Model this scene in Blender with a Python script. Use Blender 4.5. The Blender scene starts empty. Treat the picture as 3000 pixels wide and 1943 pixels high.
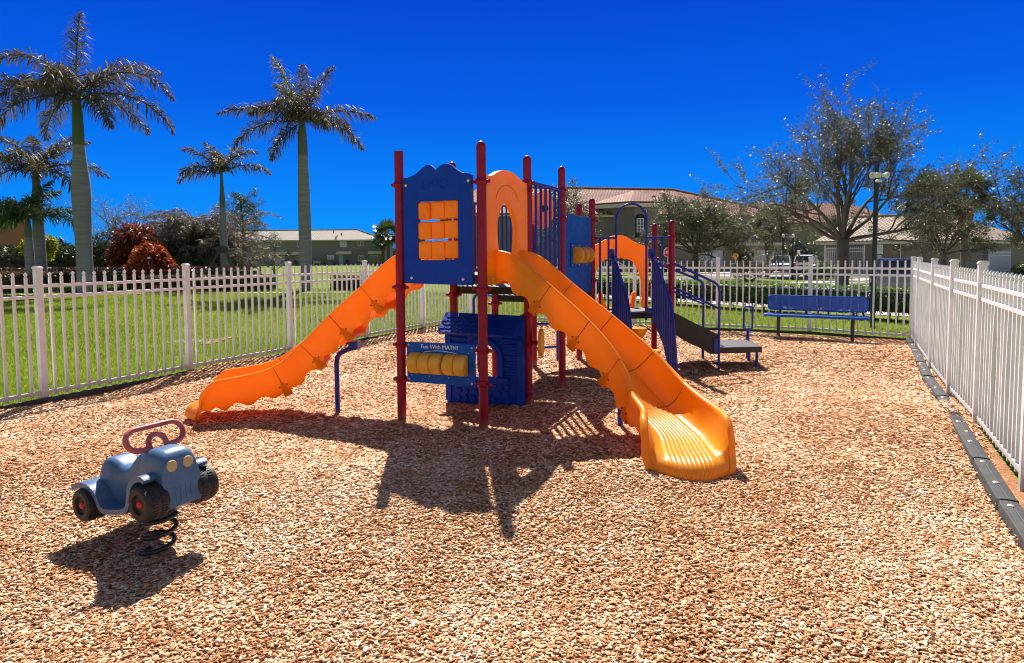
import bpy, math, random
import numpy as np
from mathutils import Vector, Matrix, geometry
rng = np.random.default_rng(7)
random.seed(7)
S = bpy.context.scene
COL = S.collection
rad = math.radians

# ------------------------------------------------------------------ mesh helpers
def A3(*v): return np.array(v, float)
def unit(v):
    v = np.asarray(v, float); n = np.linalg.norm(v)
    return v / n if n > 1e-9 else v

class MB:
    """collects shapes; build() links them as one mesh object"""
    def __init__(s): s.v = []; s.f = []; s.m = []; s.cur = 0
    def add(s, vs, fs):
        b = len(s.v); s.v += [tuple(map(float, p)) for p in vs]
        for f in fs: s.f.append([b + i for i in f]); s.m.append(s.cur)
    def box(s, c, size, ax=None):
        c = A3(*c); h = A3(*size) / 2
        R = np.eye(3) if ax is None else np.array(ax, float)
        vs = [c + R[0]*h[0]*x + R[1]*h[1]*y + R[2]*h[2]*z for x in (-1,1) for y in (-1,1) for z in (-1,1)]
        s.add(vs, [(0,1,3,2),(4,6,7,5),(0,4,5,1),(2,3,7,6),(0,2,6,4),(1,5,7,3)])
    def bar(s, a, b, w, h, up=(0,0,1)):
        a = A3(*a); b = A3(*b); t = unit(b-a); u = unit(np.cross(up, t)); n = np.cross(t, u)
        s.box((a+b)/2, (np.linalg.norm(b-a), w, h), (t, u, n))
    def cyl(s, a, b, r0, r1=None, n=16, caps=True):
        s.tube([a, b], [r0, r0 if r1 is None else r1], n, caps=caps)
    def tube(s, path, r, n=10, closed=False, caps=True, flat=1.0, up=None):
        P = [A3(*p) for p in path]; k = len(P)
        rs = r if hasattr(r, '__len__') else [r]*k
        T = []
        for i in range(k):
            if closed: t = P[(i+1) % k] - P[i-1]
            else: t = P[min(i+1, k-1)] - P[max(i-1, 0)]
            T.append(unit(t))
        ref = A3(0,0,1) if abs(T[0][2]) < .9 else A3(1,0,0)
        if up is not None: ref = A3(*up)
        u = unit(np.cross(ref, T[0])); vs = []
        for i in range(k):
            u = unit(u - T[i]*np.dot(u, T[i])); w = np.cross(T[i], u)
            for j in range(n):
                a = 2*math.pi*j/n
                vs.append(P[i] + rs[i]*(math.cos(a)*u + flat*math.sin(a)*w))
        fs = []
        for i in range(k if closed else k-1):
            q = (i+1) % k
            for j in range(n):
                j2 = (j+1) % n
                fs.append((i*n+j, i*n+j2, q*n+j2, q*n+j))
        if caps and not closed:
            fs.append(list(range(n))[::-1]); fs.append([(k-1)*n+j for j in range(n)])
        s.add(vs, fs)
    def lathe(s, prof, o=(0,0,0), axis=(0,0,1), n=20):
        ax = unit(axis); ref = A3(1,0,0) if abs(ax[0]) < .9 else A3(0,1,0)
        u = unit(np.cross(ax, ref)); w = np.cross(ax, u); o = A3(*o); vs = []; k = len(prof)
        for r, z in prof:
            for j in range(n):
                a = 2*math.pi*j/n; vs.append(o + ax*z + max(r, 1e-4)*(math.cos(a)*u + math.sin(a)*w))
        fs = [(i*n+j, i*n+(j+1) % n, (i+1)*n+(j+1) % n, (i+1)*n+j) for i in range(k-1) for j in range(n)]
        fs.append(list(range(n))[::-1]); fs.append([(k-1)*n+j for j in range(n)])
        s.add(vs, fs)
    def prism(s, loops, o, ux, uy, t0, t1):
        """outline (plus holes) in the plane o+x*ux+y*uy, thickness from t0 to t1 along ux x uy"""
        o = A3(*o); ux = unit(ux); uy = unit(uy); n = np.cross(ux, uy)
        if not hasattr(loops[0][0], '__len__'): loops = [loops]
        tri = geometry.tessellate_polygon([[Vector((p[0], p[1], 0)) for p in L] for L in loops])
        flat = [p for L in loops for p in L]; k = len(flat)
        vs = [o + ux*p[0] + uy*p[1] + n*t for t in (t0, t1) for p in flat]
        fs = []
        for a, b, c in tri:
            pa, pb, pc = flat[a], flat[b], flat[c]
            if (pb[0]-pa[0])*(pc[1]-pa[1]) - (pb[1]-pa[1])*(pc[0]-pa[0]) < 0: b, c = c, b
            fs += [(c, b, a), (a+k, b+k, c+k)]
        st = 0
        for li, L in enumerate(loops):
            m = len(L); area = sum(L[i][0]*L[(i+1) % m][1]-L[(i+1) % m][0]*L[i][1] for i in range(m))
            ccw = (area > 0) == (li == 0)
            for i in range(m):
                a, b = st+i, st+(i+1) % m
                fs.append((a, b, b+k, a+k) if ccw else (b, a, a+k, b+k))
            st += m
        s.add(vs, fs)
    def grid(s, rows, closed=False):
        """rows: list of equal length point lists"""
        m = len(rows[0]); vs = [p for r in rows for p in r]
        fs = []
        for i in range(len(rows)-1):
            for j in range(m if closed else m-1):
                j2 = (j+1) % m
                fs.append((i*m+j, i*m+j2, (i+1)*m+j2, (i+1)*m+j))
        s.add(vs, fs)
    def build(s, name, mats, parent=None, smooth=True, bevel=0, ang=40, off=None):
        me = bpy.data.meshes.new(name)
        o = bpy.data.objects.new(name, me)
        v = np.array(s.v)
        if parent is not None and off is None: off = WORLD.get(parent.name, A3(0,0,0))
        if off is not None: v = v - off
        me.from_pydata([tuple(p) for p in v], [], s.f)
        if not isinstance(mats, (list, tuple)): mats = [mats]
        for mt in mats: me.materials.append(mt)
        if len(mats) > 1: me.polygons.foreach_set('material_index', s.m)
        if smooth:
            me.polygons.foreach_set('use_smooth', [True]*len(me.polygons))
            me.set_sharp_from_angle(angle=rad(ang))
        me.update()
        COL.objects.link(o)
        if parent is not None:
            o.parent = parent; WORLD[o.name] = off if off is not None else A3(0,0,0)
        if bevel:
            b = o.modifiers.new('bev', 'BEVEL'); b.width = bevel; b.segments = 2; b.limit_method = 'ANGLE'; b.angle_limit = rad(40)
        return o
WORLD = {}     # world position of the frame each thing's meshes are written in

def npmesh(name, V, F, mats, parent=None, tint=None, off=None, smooth=False, midx=None):
    """big mesh from numpy arrays; F is (m,3) or (m,4); tint = one number per face"""
    V = np.asarray(V, np.float32); F = np.asarray(F, np.int32)
    if parent is not None and off is None: off = WORLD.get(parent.name)
    if off is not None: V = (V - np.asarray(off, np.float32)).astype(np.float32)
    me = bpy.data.meshes.new(name); k = F.shape[1]
    me.vertices.add(len(V)); me.vertices.foreach_set('co', V.ravel())
    me.loops.add(F.size); me.loops.foreach_set('vertex_index', F.ravel())
    me.polygons.add(len(F)); me.polygons.foreach_set('loop_start', np.arange(0, F.size, k, dtype=np.int32))
    if smooth: me.polygons.foreach_set('use_smooth', np.ones(len(F), bool))
    if tint is not None:
        a = me.attributes.new('tint', 'FLOAT', 'FACE'); a.data.foreach_set('value', np.asarray(tint, np.float32))
    if not isinstance(mats, (list, tuple)): mats = [mats]
    for m in mats: me.materials.append(m)
    if midx is not None: me.polygons.foreach_set('material_index', np.asarray(midx, np.int32))
    me.update(calc_edges=True); me.validate()
    o = bpy.data.objects.new(name, me); COL.objects.link(o)
    if parent is not None: o.parent = parent; WORLD[o.name] = off if off is not None else A3(0,0,0)
    return o

def tag(o, label=None, cat=None, group=None, kind=None):
    if label: o['label'] = label
    if cat: o['category'] = cat
    if group: o['group'] = group
    if kind: o['kind'] = kind
    return o
def thing(name, loc, label, cat, group=None, rz=0, local=False):
    o = bpy.data.objects.new(name, None); COL.objects.link(o)
    o.location = loc; o.rotation_euler = (0, 0, rz); o.empty_display_size = .2
    WORLD[o.name] = A3(0,0,0) if local else A3(*loc)
    return tag(o, label, cat, group)
def copy_tree(o, parent=None):
    c = o.copy(); COL.objects.link(c)
    if parent is not None: c.parent = parent
    WORLD[c.name] = WORLD.get(o.name, A3(0,0,0))
    for ch in list(o.children): copy_tree(ch, c)
    return c

# ------------------------------------------------------------------ materials
def new_mat(name):
    m = bpy.data.materials.new(name); m.use_nodes = True
    nt = m.node_tree; return m, nt, nt.nodes['Principled BSDF'], nt.nodes['Material Output']
def ramp(nt, stops, fac):
    r = nt.nodes.new('ShaderNodeValToRGB'); e = r.color_ramp.elements
    while len(e) < len(stops): e.new(.5)
    for i, (p, c) in enumerate(stops): e[i].position = p; e[i].color = (*c, 1)
    nt.links.new(fac, r.inputs[0]); return r.outputs[0]
def noise(nt, scale, detail=4, coord='Object', stretch=None, rough=.55):
    tc = nt.nodes.new('ShaderNodeTexCoord'); n = nt.nodes.new('ShaderNodeTexNoise')
    n.inputs['Scale'].default_value = scale; n.inputs['Detail'].default_value = detail; n.inputs['Roughness'].default_value = rough
    src = tc.outputs[coord]
    if stretch:
        mp = nt.nodes.new('ShaderNodeMapping'); mp.inputs['Scale'].default_value = stretch
        nt.links.new(src, mp.inputs[0]); src = mp.outputs[0]
    nt.links.new(src, n.inputs['Vector']); return n.outputs['Fac']
def mat(name, c, rough=.5, var=.12, scale=6, bump=0, bscale=60, metal=0, trans=0, tcol=None, spec=.5, stretch=None, coat=0, c2=None, wear=None, wamt=.4, dirt=None):
    """painted or moulded surface: slow tone variation, optional bump, optional translucency"""
    m, nt, b, out = new_mat(name)
    c = A3(*c); lo = np.clip(c*(1-var), 0, 1); hi = np.clip(c*(1+var) if c2 is None else A3(*c2), 0, 1)
    col = ramp(nt, [(.3, lo), (.72, hi)], noise(nt, scale, stretch=stretch))
    if wear:      # sun faded blotches, fine scuffs and a few dark marks
        mp_ = nt.nodes.new('ShaderNodeMapRange'); mp_.inputs['From Min'].default_value = .45; mp_.inputs['From Max'].default_value = .78; mp_.inputs['To Max'].default_value = wamt
        nt.links.new(noise(nt, 7, 9, rough=.72), mp_.inputs['Value'])
        mw_ = nt.nodes.new('ShaderNodeMix'); mw_.data_type = 'RGBA'; nt.links.new(mp_.outputs[0], mw_.inputs[0]); nt.links.new(col, mw_.inputs[6]); mw_.inputs[7].default_value = (*wear, 1); col = mw_.outputs[2]
        mp2 = nt.nodes.new('ShaderNodeMapRange'); mp2.inputs['From Min'].default_value = .64; mp2.inputs['From Max'].default_value = .80; mp2.inputs['To Max'].default_value = .45
        nt.links.new(noise(nt, 22, 6, rough=.8), mp2.inputs['Value'])
        mw2 = nt.nodes.new('ShaderNodeMix'); mw2.data_type = 'RGBA'; nt.links.new(mp2.outputs[0], mw2.inputs[0]); nt.links.new(col, mw2.inputs[6]); mw2.inputs[7].default_value = (*(c*.35), 1); col = mw2.outputs[2]
        mr_ = nt.nodes.new('ShaderNodeMapRange'); mr_.inputs['From Min'].default_value = .3; mr_.inputs['From Max'].default_value = .7; mr_.inputs['To Min'].default_value = rough*.75; mr_.inputs['To Max'].default_value = rough*1.6
        nt.links.new(noise(nt, 15, 7, rough=.7), mr_.inputs['Value']); nt.links.new(mr_.outputs[0], b.inputs['Roughness'])
    if dirt:      # splashed soil on the lowest part, broken up by noise
        tc_ = nt.nodes.new('ShaderNodeTexCoord'); sp_ = nt.nodes.new('ShaderNodeSeparateXYZ'); nt.links.new(tc_.outputs['Object'], sp_.inputs[0])
        m1_ = nt.nodes.new('ShaderNodeMapRange'); m1_.inputs['From Min'].default_value = dirt; m1_.inputs['From Max'].default_value = 0; nt.links.new(sp_.outputs['Z'], m1_.inputs['Value'])
        m2_ = nt.nodes.new('ShaderNodeMath'); m2_.operation = 'MULTIPLY'; nt.links.new(m1_.outputs[0], m2_.inputs[0]); nt.links.new(noise(nt, 9, 6, rough=.7), m2_.inputs[1])
        md_ = nt.nodes.new('ShaderNodeMix'); md_.data_type = 'RGBA'; nt.links.new(m2_.outputs[0], md_.inputs[0]); nt.links.new(col, md_.inputs[6]); md_.inputs[7].default_value = (.30,.22,.16,1); col = md_.outputs[2]
    nt.links.new(col, b.inputs['Base Color'])
    if not wear: b.inputs['Roughness'].default_value = rough
    b.inputs['Metallic'].default_value = metal
    b.inputs['Specular IOR Level'].default_value = spec; b.inputs['Coat Weight'].default_value = coat
    if bump:
        bp = nt.nodes.new('ShaderNodeBump'); bp.inputs['Strength'].default_value = bump; bp.inputs['Distance'].default_value = .004
        nt.links.new(noise(nt, bscale, 3, stretch=stretch), bp.inputs['Height']); nt.links.new(bp.outputs[0], b.inputs['Normal'])
    if trans:
        t = nt.nodes.new('ShaderNodeBsdfTranslucent'); t.inputs[0].default_value = (*(tcol or tuple(c)), 1)
        mx = nt.nodes.new('ShaderNodeMixShader'); mx.inputs[0].default_value = trans
        nt.links.new(b.outputs[0], mx.inputs[1]); nt.links.new(t.outputs[0], mx.inputs[2]); nt.links.new(mx.outputs[0], out.inputs[0])
    return m
def tint_mat(name, stops, rough=.5, trans=.3, spec=.5, tgain=1.6, coat=0):
    """leaves, blades and chips: colour picked by the random 'tint' of each face"""
    m, nt, b, out = new_mat(name)
    at = nt.nodes.new('ShaderNodeAttribute'); at.attribute_name = 'tint'
    col = ramp(nt, stops, at.outputs['Fac']); nt.links.new(col, b.inputs['Base Color'])
    b.inputs['Roughness'].default_value = rough; b.inputs['Specular IOR Level'].default_value = spec
    b.inputs['Coat Weight'].default_value = coat; b.inputs['Coat Roughness'].default_value = .3
    if trans:
        t = nt.nodes.new('ShaderNodeBsdfTranslucent')
        mu = nt.nodes.new('ShaderNodeMix'); mu.data_type = 'RGBA'; mu.blend_type = 'MULTIPLY'; mu.inputs[0].default_value = 1
        nt.links.new(col, mu.inputs[6]); mu.inputs[7].default_value = (tgain, tgain, tgain*.8, 1)
        nt.links.new(mu.outputs[2], t.inputs[0])
        mx = nt.nodes.new('ShaderNodeMixShader'); mx.inputs[0].default_value = trans
        nt.links.new(b.outputs[0], mx.inputs[1]); nt.links.new(t.outputs[0], mx.inputs[2]); nt.links.new(mx.outputs[0], out.inputs[0])
    return m

M = {}
M['orange'] = mat('orange plastic', (.94,.38,.004), .32, .06, 3, .12, 90, trans=.42, tcol=(1,.31,.0), c2=(.95,.47,.012), wear=(.90,.56,.16), wamt=.38)
M['flange'] = mat('orange slide flange', (.94,.42,.006), .40, .06, 3, .12, 90, trans=.62, tcol=(1,.40,.0), c2=(.95,.48,.012))
M['yellow'] = mat('yellow orange plastic', (.85,.30,.006), .32, .07, 4, .1, 90, trans=.12, tcol=(1,.33,0), c2=(.88,.36,.02))
M['roller'] = mat('weathered yellow roller', (.90,.40,.012), .55, .1, 14, .4, 120, c2=(.86,.46,.06))
M['seam'] = mat('slide seam', (.34,.10,.004), .7)
M['red'] = mat('dark red paint', (.27,.0,.024), .3, .1, 5, .15, 140, spec=.3, c2=(.32,.002,.032), wear=(.38,.02,.06), wamt=.15, dirt=.10)
M['blue'] = mat('blue moulded plastic', (.0,.040,.42), .36, .1, 5, .15, 120, spec=.22, c2=(.0,.055,.50), wear=(.01,.09,.46), wamt=.2)
M['bluepanel'] = mat('blue sheet panel', (.0,.075,.42), .42, .08, 3, .1, 150, spec=.22, c2=(.0,.095,.48), wear=(.02,.15,.52), wamt=.22)
M['pipe'] = mat('navy blue pipe', (.012,.026,.30), .28, .08, 8, spec=.35, c2=(.016,.034,.35))
M['deck'] = mat('black coated deck', (.018,.016,.016), .6, .2, 30, .5, 160)
M['decktop'] = mat('worn black deck surface', (.05,.045,.045), .5, .3, 40, .8, 150)
M['white'] = mat('white painted metal', (.74,.745,.77), .42, .04, 9, c2=(.82,.825,.85), dirt=.30)
M['bolt'] = mat('steel bolt', (.6,.6,.6), .35, metal=.8)
M['letter'] = mat('white lettering', (.8,.8,.8), .5)
M['rubber'] = mat('black rubber tyre', (.018,.018,.019), .6, .15, 20, .3, 80)
M['rhub'] = mat('red hub', (.6,.01,.02), .35)
M['rim'] = mat('black wheel rim', (.012,.012,.012), .4)
M['rider'] = mat('blue rider plastic', (.04,.115,.255), .34, .14, 5, .15, 90, c2=(.075,.165,.32), coat=.1, wear=(.16,.25,.38), wamt=.35)
M['tan'] = mat('tan headlight disc', (.55,.40,.20), .6, .12, 60)
M['handle'] = mat('faded red handle', (.45,.06,.07), .42, .15, 9, c2=(.58,.17,.17))
M['spring'] = mat('black spring steel', (.03,.03,.03), .35, metal=.3)
M['border'] = mat('black recycled rubber border', (.028,.030,.036), .65, .25, 8, .5, 120, c2=(.050,.052,.058))
M['steel'] = mat('galvanised cap', (.45,.43,.38), .4, .3, 60, metal=.7)
M['black'] = mat('black painted metal', (.012,.012,.014), .4, .1)
M['brownleg'] = mat('dark brown painted leg', (.03,.02,.014), .45, .2)
M['lampwhite'] = mat('white floodlight housing', (.7,.7,.66), .4)
M['lens'] = mat('lamp glass', (.55,.52,.45), .15, .2, 40)
# background
M['stucco_grey'] = mat('grey stucco', (.195,.195,.20), .9, .07, 3, .4, 40)
M['stucco_tan'] = mat('tan stucco', (.27,.22,.18), .9, .07, 3, .4, 40)
M['stucco_dark'] = mat('brown stucco', (.19,.165,.155), .9, .07, 3, .4, 40)
M['terracotta'] = mat('terracotta stucco', (.32,.125,.06), .9, .08, 2, .4, 30)
M['trim'] = mat('cream trim', (.62,.57,.48), .7, .05)
M['winframe'] = mat('white window frame', (.72,.72,.72), .5)
M['garage'] = mat('white garage door', (.66,.68,.70), .55, .04)
M['doorblue'] = mat('pale door', (.42,.48,.55), .5)
M['blinds'] = mat('pale blinds', (.45,.52,.60), .5, .2, 30)
M['darkopen'] = mat('dark recess', (.02,.02,.022), .9)
M['asphalt'] = mat('asphalt', (.12,.115,.11), .9, .15, 2, .5, 80)
M['concrete'] = mat('pale concrete', (.52,.49,.45), .9, .1, 2, .3, 60)
M['carwhite'] = mat('white car paint', (.75,.75,.76), .18, .02, coat=.8)
M['carblue'] = mat('steel blue car paint', (.12,.15,.20), .25, .04, coat=.6)
M['carsilver'] = mat('silver car paint', (.5,.52,.55), .2, .04, metal=.5, coat=.8)
M['taillight'] = mat('red tail light', (.5,.02,.03), .2)
M['signred'] = mat('red sign sheet', (.45,.012,.02), .4)
M['signyellow'] = mat('amber sign sheet', (.75,.30,.005), .4, trans=.15, tcol=(.9,.4,.01))
M['bin'] = mat('green bin plastic', (.015,.12,.10), .5)
M['stopblue'] = mat('blue wheel stop paint', (.02,.17,.6), .6)
M['stopwhite'] = mat('white wheel stop', (.72,.71,.68), .8, .08, 10)
M['pole'] = mat('weathered wood pole', (.13,.11,.09), .9, .2, 10)
M['brick'] = mat('brick red pavers', (.34,.16,.11), .9, .25, 10, .4, 60)
M['bark'] = mat('grey bark', (.105,.088,.07), .9, .3, 8, .8, 30, stretch=(1,1,.35))
M['darkbark'] = mat('dark bark', (.072,.062,.052), .9, .3, 8, .8, 30, stretch=(1,1,.35))
M['shaft2'] = mat('grey green crownshaft', (.10,.125,.085), .5, .2, 2, spec=.3, stretch=(1,1,.15))
M['shaft'] = mat('green crownshaft', (.06,.115,.035), .45, .2, 2, spec=.3, stretch=(1,1,.15))
M['boots'] = mat('palm boots', (.16,.12,.085), .95, .4, 14, 1, 25)
M['redboots'] = mat('reddish palm boots', (.24,.08,.04), .95, .4, 14, 1, 25)
def glass_mat(name, c):
    m = mat(name, c, .06, .3, 1.2, spec=.8); return m
M['glass'] = glass_mat('window glass', (.025,.03,.035))
M['carglass'] = glass_mat('car glass', (.02,.025,.03))
M['leaf_oak'] = tint_mat('oak leaves', [(0,(.045,.052,.030)),(.5,(.095,.102,.060)),(.9,(.15,.145,.085)),(1,(.20,.18,.08))], .40, .26, .50)
M['leaf_hedge'] = tint_mat('hedge leaves', [(0,(.026,.055,.013)),(.6,(.065,.125,.022)),(1,(.16,.28,.035))], .34, .38, .6)
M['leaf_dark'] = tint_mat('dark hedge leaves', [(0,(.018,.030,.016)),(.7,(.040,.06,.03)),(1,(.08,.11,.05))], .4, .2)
M['leaf_burg'] = tint_mat('burgundy hedge leaves', [(0,(.030,.020,.016)),(.6,(.075,.030,.026)),(1,(.14,.06,.04))], .32, .2, .6)
M['leaf_mix'] = tint_mat('low mixed hedge leaves', [(0,(.045,.045,.014)),(.5,(.085,.05,.028)),(1,(.16,.17,.03))], .35, .3, .6)
M['leaf_red'] = tint_mat('copper red leaves', [(0,(.07,.012,.008)),(.6,(.17,.030,.014)),(1,(.30,.075,.03))], .45, .3, .4)
M['leaf_orange'] = tint_mat('orange red leaves', [(0,(.10,.014,.008)),(.6,(.33,.06,.016)),(1,(.5,.16,.06))], .45, .35, .4)
M['leaf_yel'] = tint_mat('yellow green leaves', [(0,(.14,.16,.008)),(1,(.42,.40,.012))], .4, .35)
M['leaf_palm'] = tint_mat('palm fronds', [(0,(.045,.043,.030)),(.45,(.090,.072,.052)),(.78,(.15,.12,.08)),(.9,(.15,.15,.04)),(1,(.26,.26,.025))], .55, .30, .4)
M['leaf_palmg'] = tint_mat('green palm fronds', [(0,(.03,.06,.022)),(.7,(.07,.115,.045)),(1,(.17,.21,.04))], .55, .30, .4)
M['leaf_areca'] = tint_mat('greyish areca fronds', [(0,(.060,.050,.045)),(.6,(.15,.122,.105)),(1,(.27,.22,.18))], .55, .25, .35)
M['leaf_pine'] = tint_mat('pine needles', [(0,(.03,.05,.028)),(1,(.08,.115,.06))], .5, .25)
M['leaf_bare'] = tint_mat('sparse winter leaves', [(0,(.12,.10,.08)),(1,(.24,.21,.17))], .5, .25)
M['leaf_sabal'] = tint_mat('fan palm leaves', [(0,(.025,.042,.016)),(.7,(.06,.085,.03)),(1,(.14,.15,.05))], .3, .22, .7)
M['blade'] = tint_mat('grass blades', [(0,(.065,.105,.008)),(.5,(.145,.215,.014)),(1,(.27,.29,.045))], .5, .45, .35, 1.7)
M['chip'] = tint_mat('wood chips', [(0,(.20,.075,.032)),(.22,(.43,.18,.08)),(.48,(.60,.33,.18)),(.76,(.75,.52,.34)),(1,(.84,.72,.58))], .9, 0, .08)

def ground_mat(name, a, b, c, s1, s2, bump=.6):
    m, nt, bs, out = new_mat(name)
    mx = nt.nodes.new('ShaderNodeMath'); mx.operation = 'MULTIPLY_ADD'; mx.inputs[1].default_value = .55
    nt.links.new(noise(nt, s2, 6, rough=.7), mx.inputs[0])
    m2 = nt.nodes.new('ShaderNodeMath'); m2.operation = 'MULTIPLY'; m2.inputs[1].default_value = .45
    nt.links.new(noise(nt, s1, 4), m2.inputs[0]); nt.links.new(m2.outputs[0], mx.inputs[2])
    nt.links.new(ramp(nt, [(.34, a), (.5, b), (.66, c)], mx.outputs[0]), bs.inputs['Base Color'])
    bs.inputs['Roughness'].default_value = 1; bs.inputs['Specular IOR Level'].default_value = .15
    bp = nt.nodes.new('ShaderNodeBump'); bp.inputs['Strength'].default_value = bump; bp.inputs['Distance'].default_value = .03
    nt.links.new(noise(nt, s2, 4, rough=.7), bp.inputs['Height']); nt.links.new(bp.outputs[0], bs.inputs['Normal'])
    return m
M['lawn'] = ground_mat('lawn turf', (.075,.115,.008), (.14,.205,.014), (.22,.26,.03), .5, 26)
M['mulch'] = ground_mat('mulch bed', (.24,.095,.042), (.42,.20,.10), (.62,.38,.22), 2.2, 42, 1.0)

def tile_mat(name, a, b, sx, sz, mortar=.12):
    """barrel roof tiles: courses and columns in object space (x along the eave, y up the slope)"""
    m, nt, bs, out = new_mat(name)
    tc = nt.nodes.new('ShaderNodeTexCoord')
    br = nt.nodes.new('ShaderNodeTexBrick'); br.inputs['Scale'].default_value = 1
    br.inputs['Brick Width'].default_value = sx; br.inputs['Row Height'].default_value = sz
    br.inputs['Mortar Size'].default_value = sz*mortar; br.inputs['Mortar Smooth'].default_value = .6; br.offset = .5
    br.inputs['Color1'].default_value = (*a, 1); br.inputs['Color2'].default_value = (*b, 1)
    br.inputs['Mortar'].default_value = (*(A3(*a)*.35), 1)
    nt.links.new(tc.outputs['UV'], br.inputs['Vector'])
    nt.links.new(br.outputs['Color'], bs.inputs['Base Color']); bs.inputs['Roughness'].default_value = .8
    wv = nt.nodes.new('ShaderNodeBump'); wv.inputs['Strength'].default_value = .6; wv.inputs['Distance'].default_value = .06
    wv.invert = True
    nt.links.new(br.outputs['Fac'], wv.inputs['Height']); nt.links.new(wv.outputs[0], bs.inputs['Normal'])
    return m
M['tile_red'] = tile_mat('red barrel tiles', (.30,.115,.085), (.40,.19,.15), .33, .36, .2)
M['tile_tan'] = tile_mat('tan barrel tiles', (.44,.33,.25), (.54,.43,.34), .30, .36, .24)
M['tile_grey'] = tile_mat('grey brown tiles', (.33,.28,.25), (.42,.37,.33), .33, .36, .16)

def perf_mat(name, c):
    """perforated coated steel: round holes in a staggered grid, cut through the sheet"""
    m, nt, b, out = new_mat(name)
    b.inputs['Base Color'].default_value = (*c, 1); b.inputs['Roughness'].default_value = .35
    tc = nt.nodes.new('ShaderNodeTexCoord')
    vo = nt.nodes.new('ShaderNodeTexVoronoi'); vo.voronoi_dimensions = '2D'; vo.inputs['Scale'].default_value = 52; vo.inputs['Randomness'].default_value = 0
    nt.links.new(tc.outputs['UV'], vo.inputs['Vector'])
    lt = nt.nodes.new('ShaderNodeMath'); lt.operation = 'LESS_THAN'; lt.inputs[1].default_value = .17
    nt.links.new(vo.outputs['Distance'], lt.inputs[0])
    tr = nt.nodes.new('ShaderNodeBsdfTransparent'); mx = nt.nodes.new('ShaderNodeMixShader')
    nt.links.new(lt.outputs[0], mx.inputs[0]); nt.links.new(b.outputs[0], mx.inputs[1]); nt.links.new(tr.outputs[0], mx.inputs[2])
    nt.links.new(mx.outputs[0], out.inputs[0]); return m
M['perf'] = perf_mat('perforated blue steel', (.0,.085,.46))

# ------------------------------------------------------------------ camera, light, sky
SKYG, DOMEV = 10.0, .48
SUN_AZ, SUN_EL = rad(-6.2), rad(49.3)
cam = bpy.data.cameras.new('camera'); co = bpy.data.objects.new('camera', cam); COL.objects.link(co)
p_, roll_ = math.atan(1850/30000), .0075
fw = A3(0, math.cos(p_), -math.sin(p_)); r0 = A3(1,0,0); u0 = A3(0, math.sin(p_), math.cos(p_))
cr = math.cos(roll_)*r0 - math.sin(roll_)*u0; cu = math.sin(roll_)*r0 + math.cos(roll_)*u0
mw = Matrix.Identity(4)
for i in range(3): mw[i][0] = cr[i]; mw[i][1] = cu[i]; mw[i][2] = -fw[i]
mw[2][3] = 1.65
co.matrix_world = mw
cam.sensor_width = 36; cam.lens = 22.2; cam.shift_y = -111.4/3000; cam.clip_end = 2000; cam.clip_start = .05
S.camera = co
sd = A3(math.sin(SUN_AZ)*math.cos(SUN_EL), math.cos(SUN_AZ)*math.cos(SUN_EL), math.sin(SUN_EL))
sun = bpy.data.lights.new('sun', 'SUN'); sun.energy = 4.8; sun.angle = rad(.53); sun.color = (1, .93, .82)
so = bpy.data.objects.new('sun', sun); COL.objects.link(so)
so.rotation_euler = Vector(sd).to_track_quat('Z', 'Y').to_euler(); so.location = (0, 0, 30)
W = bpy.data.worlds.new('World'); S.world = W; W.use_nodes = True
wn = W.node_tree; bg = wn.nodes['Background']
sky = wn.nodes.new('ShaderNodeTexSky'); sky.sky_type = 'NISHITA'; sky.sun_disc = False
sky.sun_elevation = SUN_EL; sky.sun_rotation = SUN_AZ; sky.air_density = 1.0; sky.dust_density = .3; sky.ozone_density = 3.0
# polarised blue band low ahead; paler Nishita sky overhead and behind, shaped as neutral fill
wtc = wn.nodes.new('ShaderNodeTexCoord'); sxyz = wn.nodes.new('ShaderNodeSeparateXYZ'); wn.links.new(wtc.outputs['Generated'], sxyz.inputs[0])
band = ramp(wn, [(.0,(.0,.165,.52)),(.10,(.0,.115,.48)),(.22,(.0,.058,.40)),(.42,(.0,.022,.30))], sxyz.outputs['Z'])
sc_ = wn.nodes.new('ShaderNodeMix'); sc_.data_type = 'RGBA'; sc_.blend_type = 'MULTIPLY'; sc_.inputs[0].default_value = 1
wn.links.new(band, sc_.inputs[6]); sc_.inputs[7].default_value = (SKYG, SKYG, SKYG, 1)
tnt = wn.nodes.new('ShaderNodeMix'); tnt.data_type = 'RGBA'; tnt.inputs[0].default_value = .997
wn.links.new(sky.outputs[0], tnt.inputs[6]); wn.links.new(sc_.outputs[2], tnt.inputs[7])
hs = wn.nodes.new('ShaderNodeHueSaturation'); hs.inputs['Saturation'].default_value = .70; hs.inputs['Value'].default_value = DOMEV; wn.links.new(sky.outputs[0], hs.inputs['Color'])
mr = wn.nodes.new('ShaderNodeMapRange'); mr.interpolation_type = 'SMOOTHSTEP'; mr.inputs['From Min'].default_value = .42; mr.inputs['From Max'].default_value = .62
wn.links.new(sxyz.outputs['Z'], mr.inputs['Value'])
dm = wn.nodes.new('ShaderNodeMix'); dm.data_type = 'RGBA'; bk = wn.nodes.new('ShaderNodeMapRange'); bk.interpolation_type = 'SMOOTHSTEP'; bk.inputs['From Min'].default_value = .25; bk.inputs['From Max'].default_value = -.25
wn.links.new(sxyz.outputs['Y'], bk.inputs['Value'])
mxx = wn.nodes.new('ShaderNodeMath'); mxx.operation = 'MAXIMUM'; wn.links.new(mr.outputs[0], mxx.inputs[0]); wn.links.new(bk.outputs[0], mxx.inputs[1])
wn.links.new(mxx.outputs[0], dm.inputs[0]); wn.links.new(tnt.outputs[2], dm.inputs[6]); wn.links.new(hs.outputs[0], dm.inputs[7])
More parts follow.
